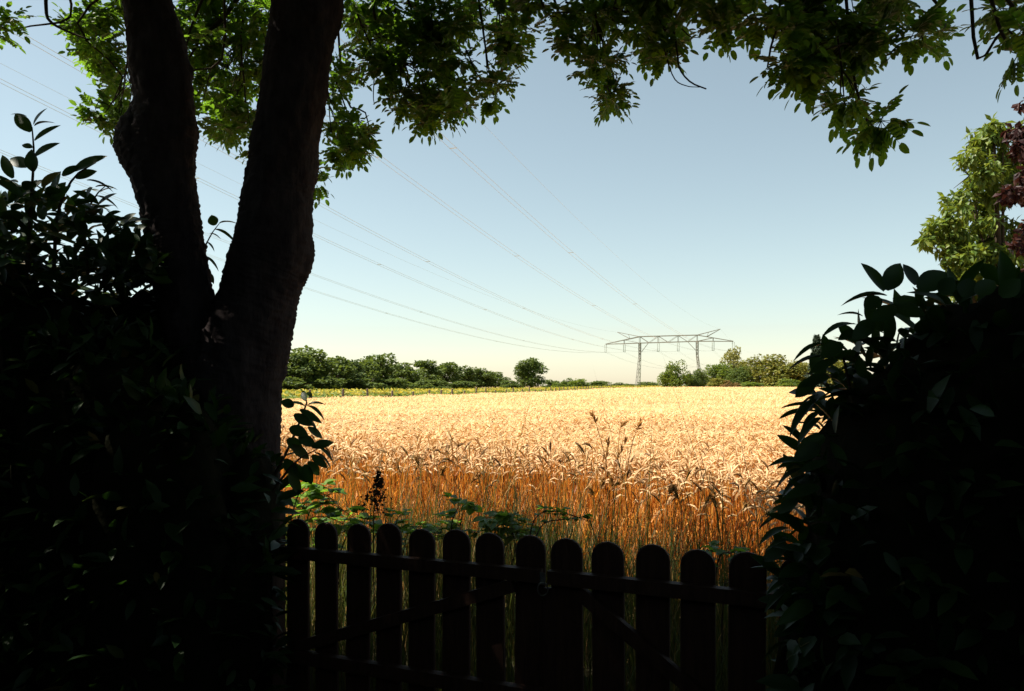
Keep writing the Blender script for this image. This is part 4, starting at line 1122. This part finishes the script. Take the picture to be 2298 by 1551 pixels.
BRV, BRF = leaf_shape(0.72, 4, .18, .16, base=.05)
brm = mesh_np('leaf', BRV, BRF, True); brm.materials.append(M['bramble'])
def bramble(label, canes, Y, size, n_per, seed, mat='bramble', name='bramble'):
    r = np.random.default_rng(seed)
    root = at(*canes[0][0], Y); root[2] = 0
    t = thing(name, label, 'bramble', tuple(root), 'brambles behind the gate')
    ac = Acc()
    for c in canes:
        P_ = spline([at(x, y, Y + r.normal(0, .04)) for x, y in c], 14)
        P_ = np.concatenate([[[P_[0][0], P_[0][1], 0]], P_]) if P_[0][2] > .02 else P_
        ac.add(*tube(P_ - root, np.linspace(.005, .002, len(P_)), 5))
        for k in range(n_per + 3):
            i = r.integers(3, len(P_)); p = P_[i]
            az = r.uniform(0, 6.28); d0 = norm(np.array([math.cos(az), math.sin(az), r.uniform(-.2, .5)])); pet = p + d0 * r.uniform(.03, .07)
            ac.add(*tube([p - root, pet - root], .0015, 3))
            for s in (-1, 0, 1):
                side = norm(np.cross(d0, [0, 0, 1])); dd = norm(d0 + side * s * 1.1 + [0, 0, r.normal(0, .15)])
                o = link('leaf', brm, None, t); S_ = size * r.uniform(.7, 1.15) * (1 if s == 0 else .8)
                o.matrix_local = mat4(frames(dd[None], np.array([[0, 0, 1.]]) + r.normal(0, .3, (1, 3)))[0], pet - root, (S_,) * 3)
                if mat != 'bramble': o.material_slots[0].link = 'OBJECT'; o.material_slots[0].material = M[mat]
    link('cane', ac.mesh('cane'), M['twig'], t)
    return t
bramble('bramble with rounded green leaves beside the left laurel leaves', [[(660, 1190), (690, 1120), (730, 1110), (775, 1150)], [(680, 1200), (700, 1140), (740, 1130), (800, 1165)], [(650, 1180), (670, 1110), (700, 1085), (735, 1095)], [(650, 1240), (690, 1170), (730, 1160), (780, 1180)]], 5.1, .105, 7, 1)
bramble('brightest bramble with serrated green leaves above the gate middle', [[(1150, 1260), (1140, 1200), (1115, 1165), (1090, 1160)], [(1160, 1260), (1150, 1190), (1140, 1160), (1165, 1150)], [(1150, 1270), (1160, 1210), (1175, 1190)], [(1120, 1260), (1110, 1200), (1130, 1165)]], 5.3, .115, 6, 2)
bramble('bramble with a dull green leafy tip left of the brightest bramble', [[(1010, 1240), (1015, 1170), (1030, 1130), (1000, 1120)], [(1020, 1240), (1040, 1150), (1060, 1130)]], 5.3, .10, 6, 3)
bramble('dark arching bramble cane right of the brightest bramble', [[(1180, 1260), (1200, 1165), (1250, 1148), (1330, 1172)], [(1190, 1260), (1215, 1180), (1270, 1165), (1300, 1160)]], 4.5, .05, 8, 4)
bramble('leafy bramble thicket low at the left end of the gate', [[(680, 1240), (700, 1190), (720, 1170)], [(740, 1250), (760, 1200), (800, 1185)], [(820, 1250), (850, 1190), (880, 1180)], [(760, 1250), (790, 1180), (830, 1170)]], 5.2, .085, 9, 11)
bramble('bramble with many small leaves between dock spike and gate middle', [[(900, 1260), (920, 1190), (960, 1180)], [(960, 1260), (980, 1195), (1010, 1185)], [(880, 1260), (890, 1170), (910, 1150)], [(1040, 1260), (1060, 1200), (1085, 1190)]], 5.3, .07, 9, 12)
bramble('small bramble sprig behind the left gate pickets', [[(930, 1260), (935, 1200), (925, 1180)]], 4.4, .07, 4, 5)
bramble('low bramble behind the right gate pickets', [[(1600, 1330), (1615, 1250), (1640, 1240)], [(1620, 1400), (1625, 1320), (1630, 1300)], [(1560, 1300), (1580, 1240), (1600, 1235)]], 3.9, .07, 5, 6)

# dried dock stalk
rt = at(840, 1200, 4.9); rt[2] = 0
dock = thing('dock_weed', 'dark dried weed spike standing left above the gate', 'weed', tuple(rt))
P_ = spline([rt, at(838, 1180, 4.9), at(845, 1110, 4.9), at(850, 1058, 4.9)], 14) - rt
V, f = tube(P_, np.linspace(.005, .002, 14), 5); link('stem', mesh_np('stem', V, f), M['dock'], dock)
m = 240; tt = rng.random(m) ** 1.2; base = np.stack([np.interp(.42 + .58 * tt, np.linspace(0, 1, 14), P_[:, c]) for c in range(3)], -1)
spread = (.004 + .055 * (1 - tt) ** 1.6); base += rng.normal(size=(m, 3)) * spread[:, None] * [1, 1, .5]
V, f = scatter(*leaf_shape(.8, 2, .1, .1), frames(rand_dirs(m), rand_dirs(m)), base, rng.uniform(.012, .032, m)); tag(link('seed_clusters', mesh_np('seed_clusters', V, f), M['dock'], dock), kind='stuff')

# tall grass heads standing above the wheat
def tall_grass(label, stems_px, Y, seed):
    r = np.random.default_rng(seed); root = at(*stems_px[0][0], Y); root[2] = 0
    t = thing('tall_grass', label, 'grass', tuple(root), 'tall grass clumps in the wheat')
    a, h = Acc(), Acc()
    for st in stems_px:
        P_ = spline([at(st[0][0], 1300, Y) * [1, 1, 0]] + [at(x, y, Y) for x, y in st], 16); a.add(*tube(P_ - root, np.linspace(.005, .002, 16), 4))
        m = 26; k = r.uniform(.80, 1, m); b = np.stack([np.interp(k, np.linspace(0, 1, 16), P_[:, c]) for c in range(3)], -1)
        ax = norm(P_[-1] - P_[-4]); h.add(*scatter(*leaf_shape(.3, 2, .1, .1), frames(ax + .35 * r.normal(size=(m, 3)), rand_dirs(m)), b - root, r.uniform(.03, .06, m)))
    link('stems', a.mesh('stems'), M['dry_grass'], t); tag(link('seed_heads', h.mesh('seed_heads'), M['dry_grass'], t), kind='stuff')
tall_grass('tall reddish grass heads standing above the wheat right of centre', [[(1360, 1160), (1362, 1050), (1340, 960), (1330, 930)], [(1372, 1160), (1385, 1040), (1390, 970), (1398, 952)], [(1400, 1160), (1410, 1040), (1425, 975), (1437, 950)], [(1350, 1160), (1358, 1060), (1364, 990)], [(1430, 1160), (1440, 1080), (1465, 1030)], [(1365, 1170), (1375, 1060), (1405, 990)]], 6.3, 3)
tall_grass('few dark bent grass stems in the wheat edge at centre', [[(1345, 1200), (1345, 1120), (1352, 1080)], [(1360, 1200), (1365, 1110), (1385, 1085)], [(1380, 1200), (1378, 1120), (1372, 1075)], [(1330, 1200), (1335, 1130), (1325, 1095)]], 5.7, 4)

def weed(label, px, py, Y, n, h, spread, seed):
    r = np.random.default_rng(seed); c = at(px, py, Y); c[2] = float(terrain(c[0], c[1]))
    t = thing('green_weed', label, 'weed', tuple(c), 'green weeds in the wheat')
    a = rotz(r.uniform(0, 6.28, n)); P_ = np.stack([r.normal(0, spread, n), r.normal(0, spread * .5, n), 0 * r.random(n)], -1); H_ = h * r.uniform(.6, 1.1, n)
    V, f = scatter(bv, bfq, a, P_, np.stack([.012 + 0 * H_, H_ * .5, H_], -1)); tag(link('blades', mesh_np('blades', V, f), M['sun_leaf'], t), kind='stuff')
weed('green weed patch in the wheat beside the left laurel leaves', 765, 970, 13.6, 260, .82, .28, 1)
weed('green weeds in the reddish wheat patch, left one', 1265, 1045, 9.0, 150, .72, .16, 2)
weed('green weeds in the reddish wheat patch, right one', 1410, 1030, 9.1, 150, .74, .16, 3)

tall_grass('dark ragged grass heads at the wheat edge left of centre', [[(905, 1200), (900, 1090), (893, 1040)], [(940, 1200), (945, 1080), (935, 1030)], [(975, 1200), (980, 1090), (1000, 1048)], [(1010, 1200), (1005, 1095), (990, 1052)], [(1045, 1200), (1050, 1110), (1068, 1062)], [(1085, 1200), (1080, 1110), (1072, 1058)], [(1120, 1200), (1130, 1120), (1150, 1085)]], 6.2, 7)
tall_grass('bent brown grass heads at the wheat edge near the right hedge', [[(1490, 1220), (1495, 1130), (1510, 1095)], [(1530, 1220), (1528, 1140), (1515, 1100)], [(1570, 1230), (1575, 1150), (1595, 1110)], [(1610, 1230), (1612, 1160), (1600, 1122)], [(1650, 1230), (1655, 1160), (1680, 1130)]], 5.3, 8)
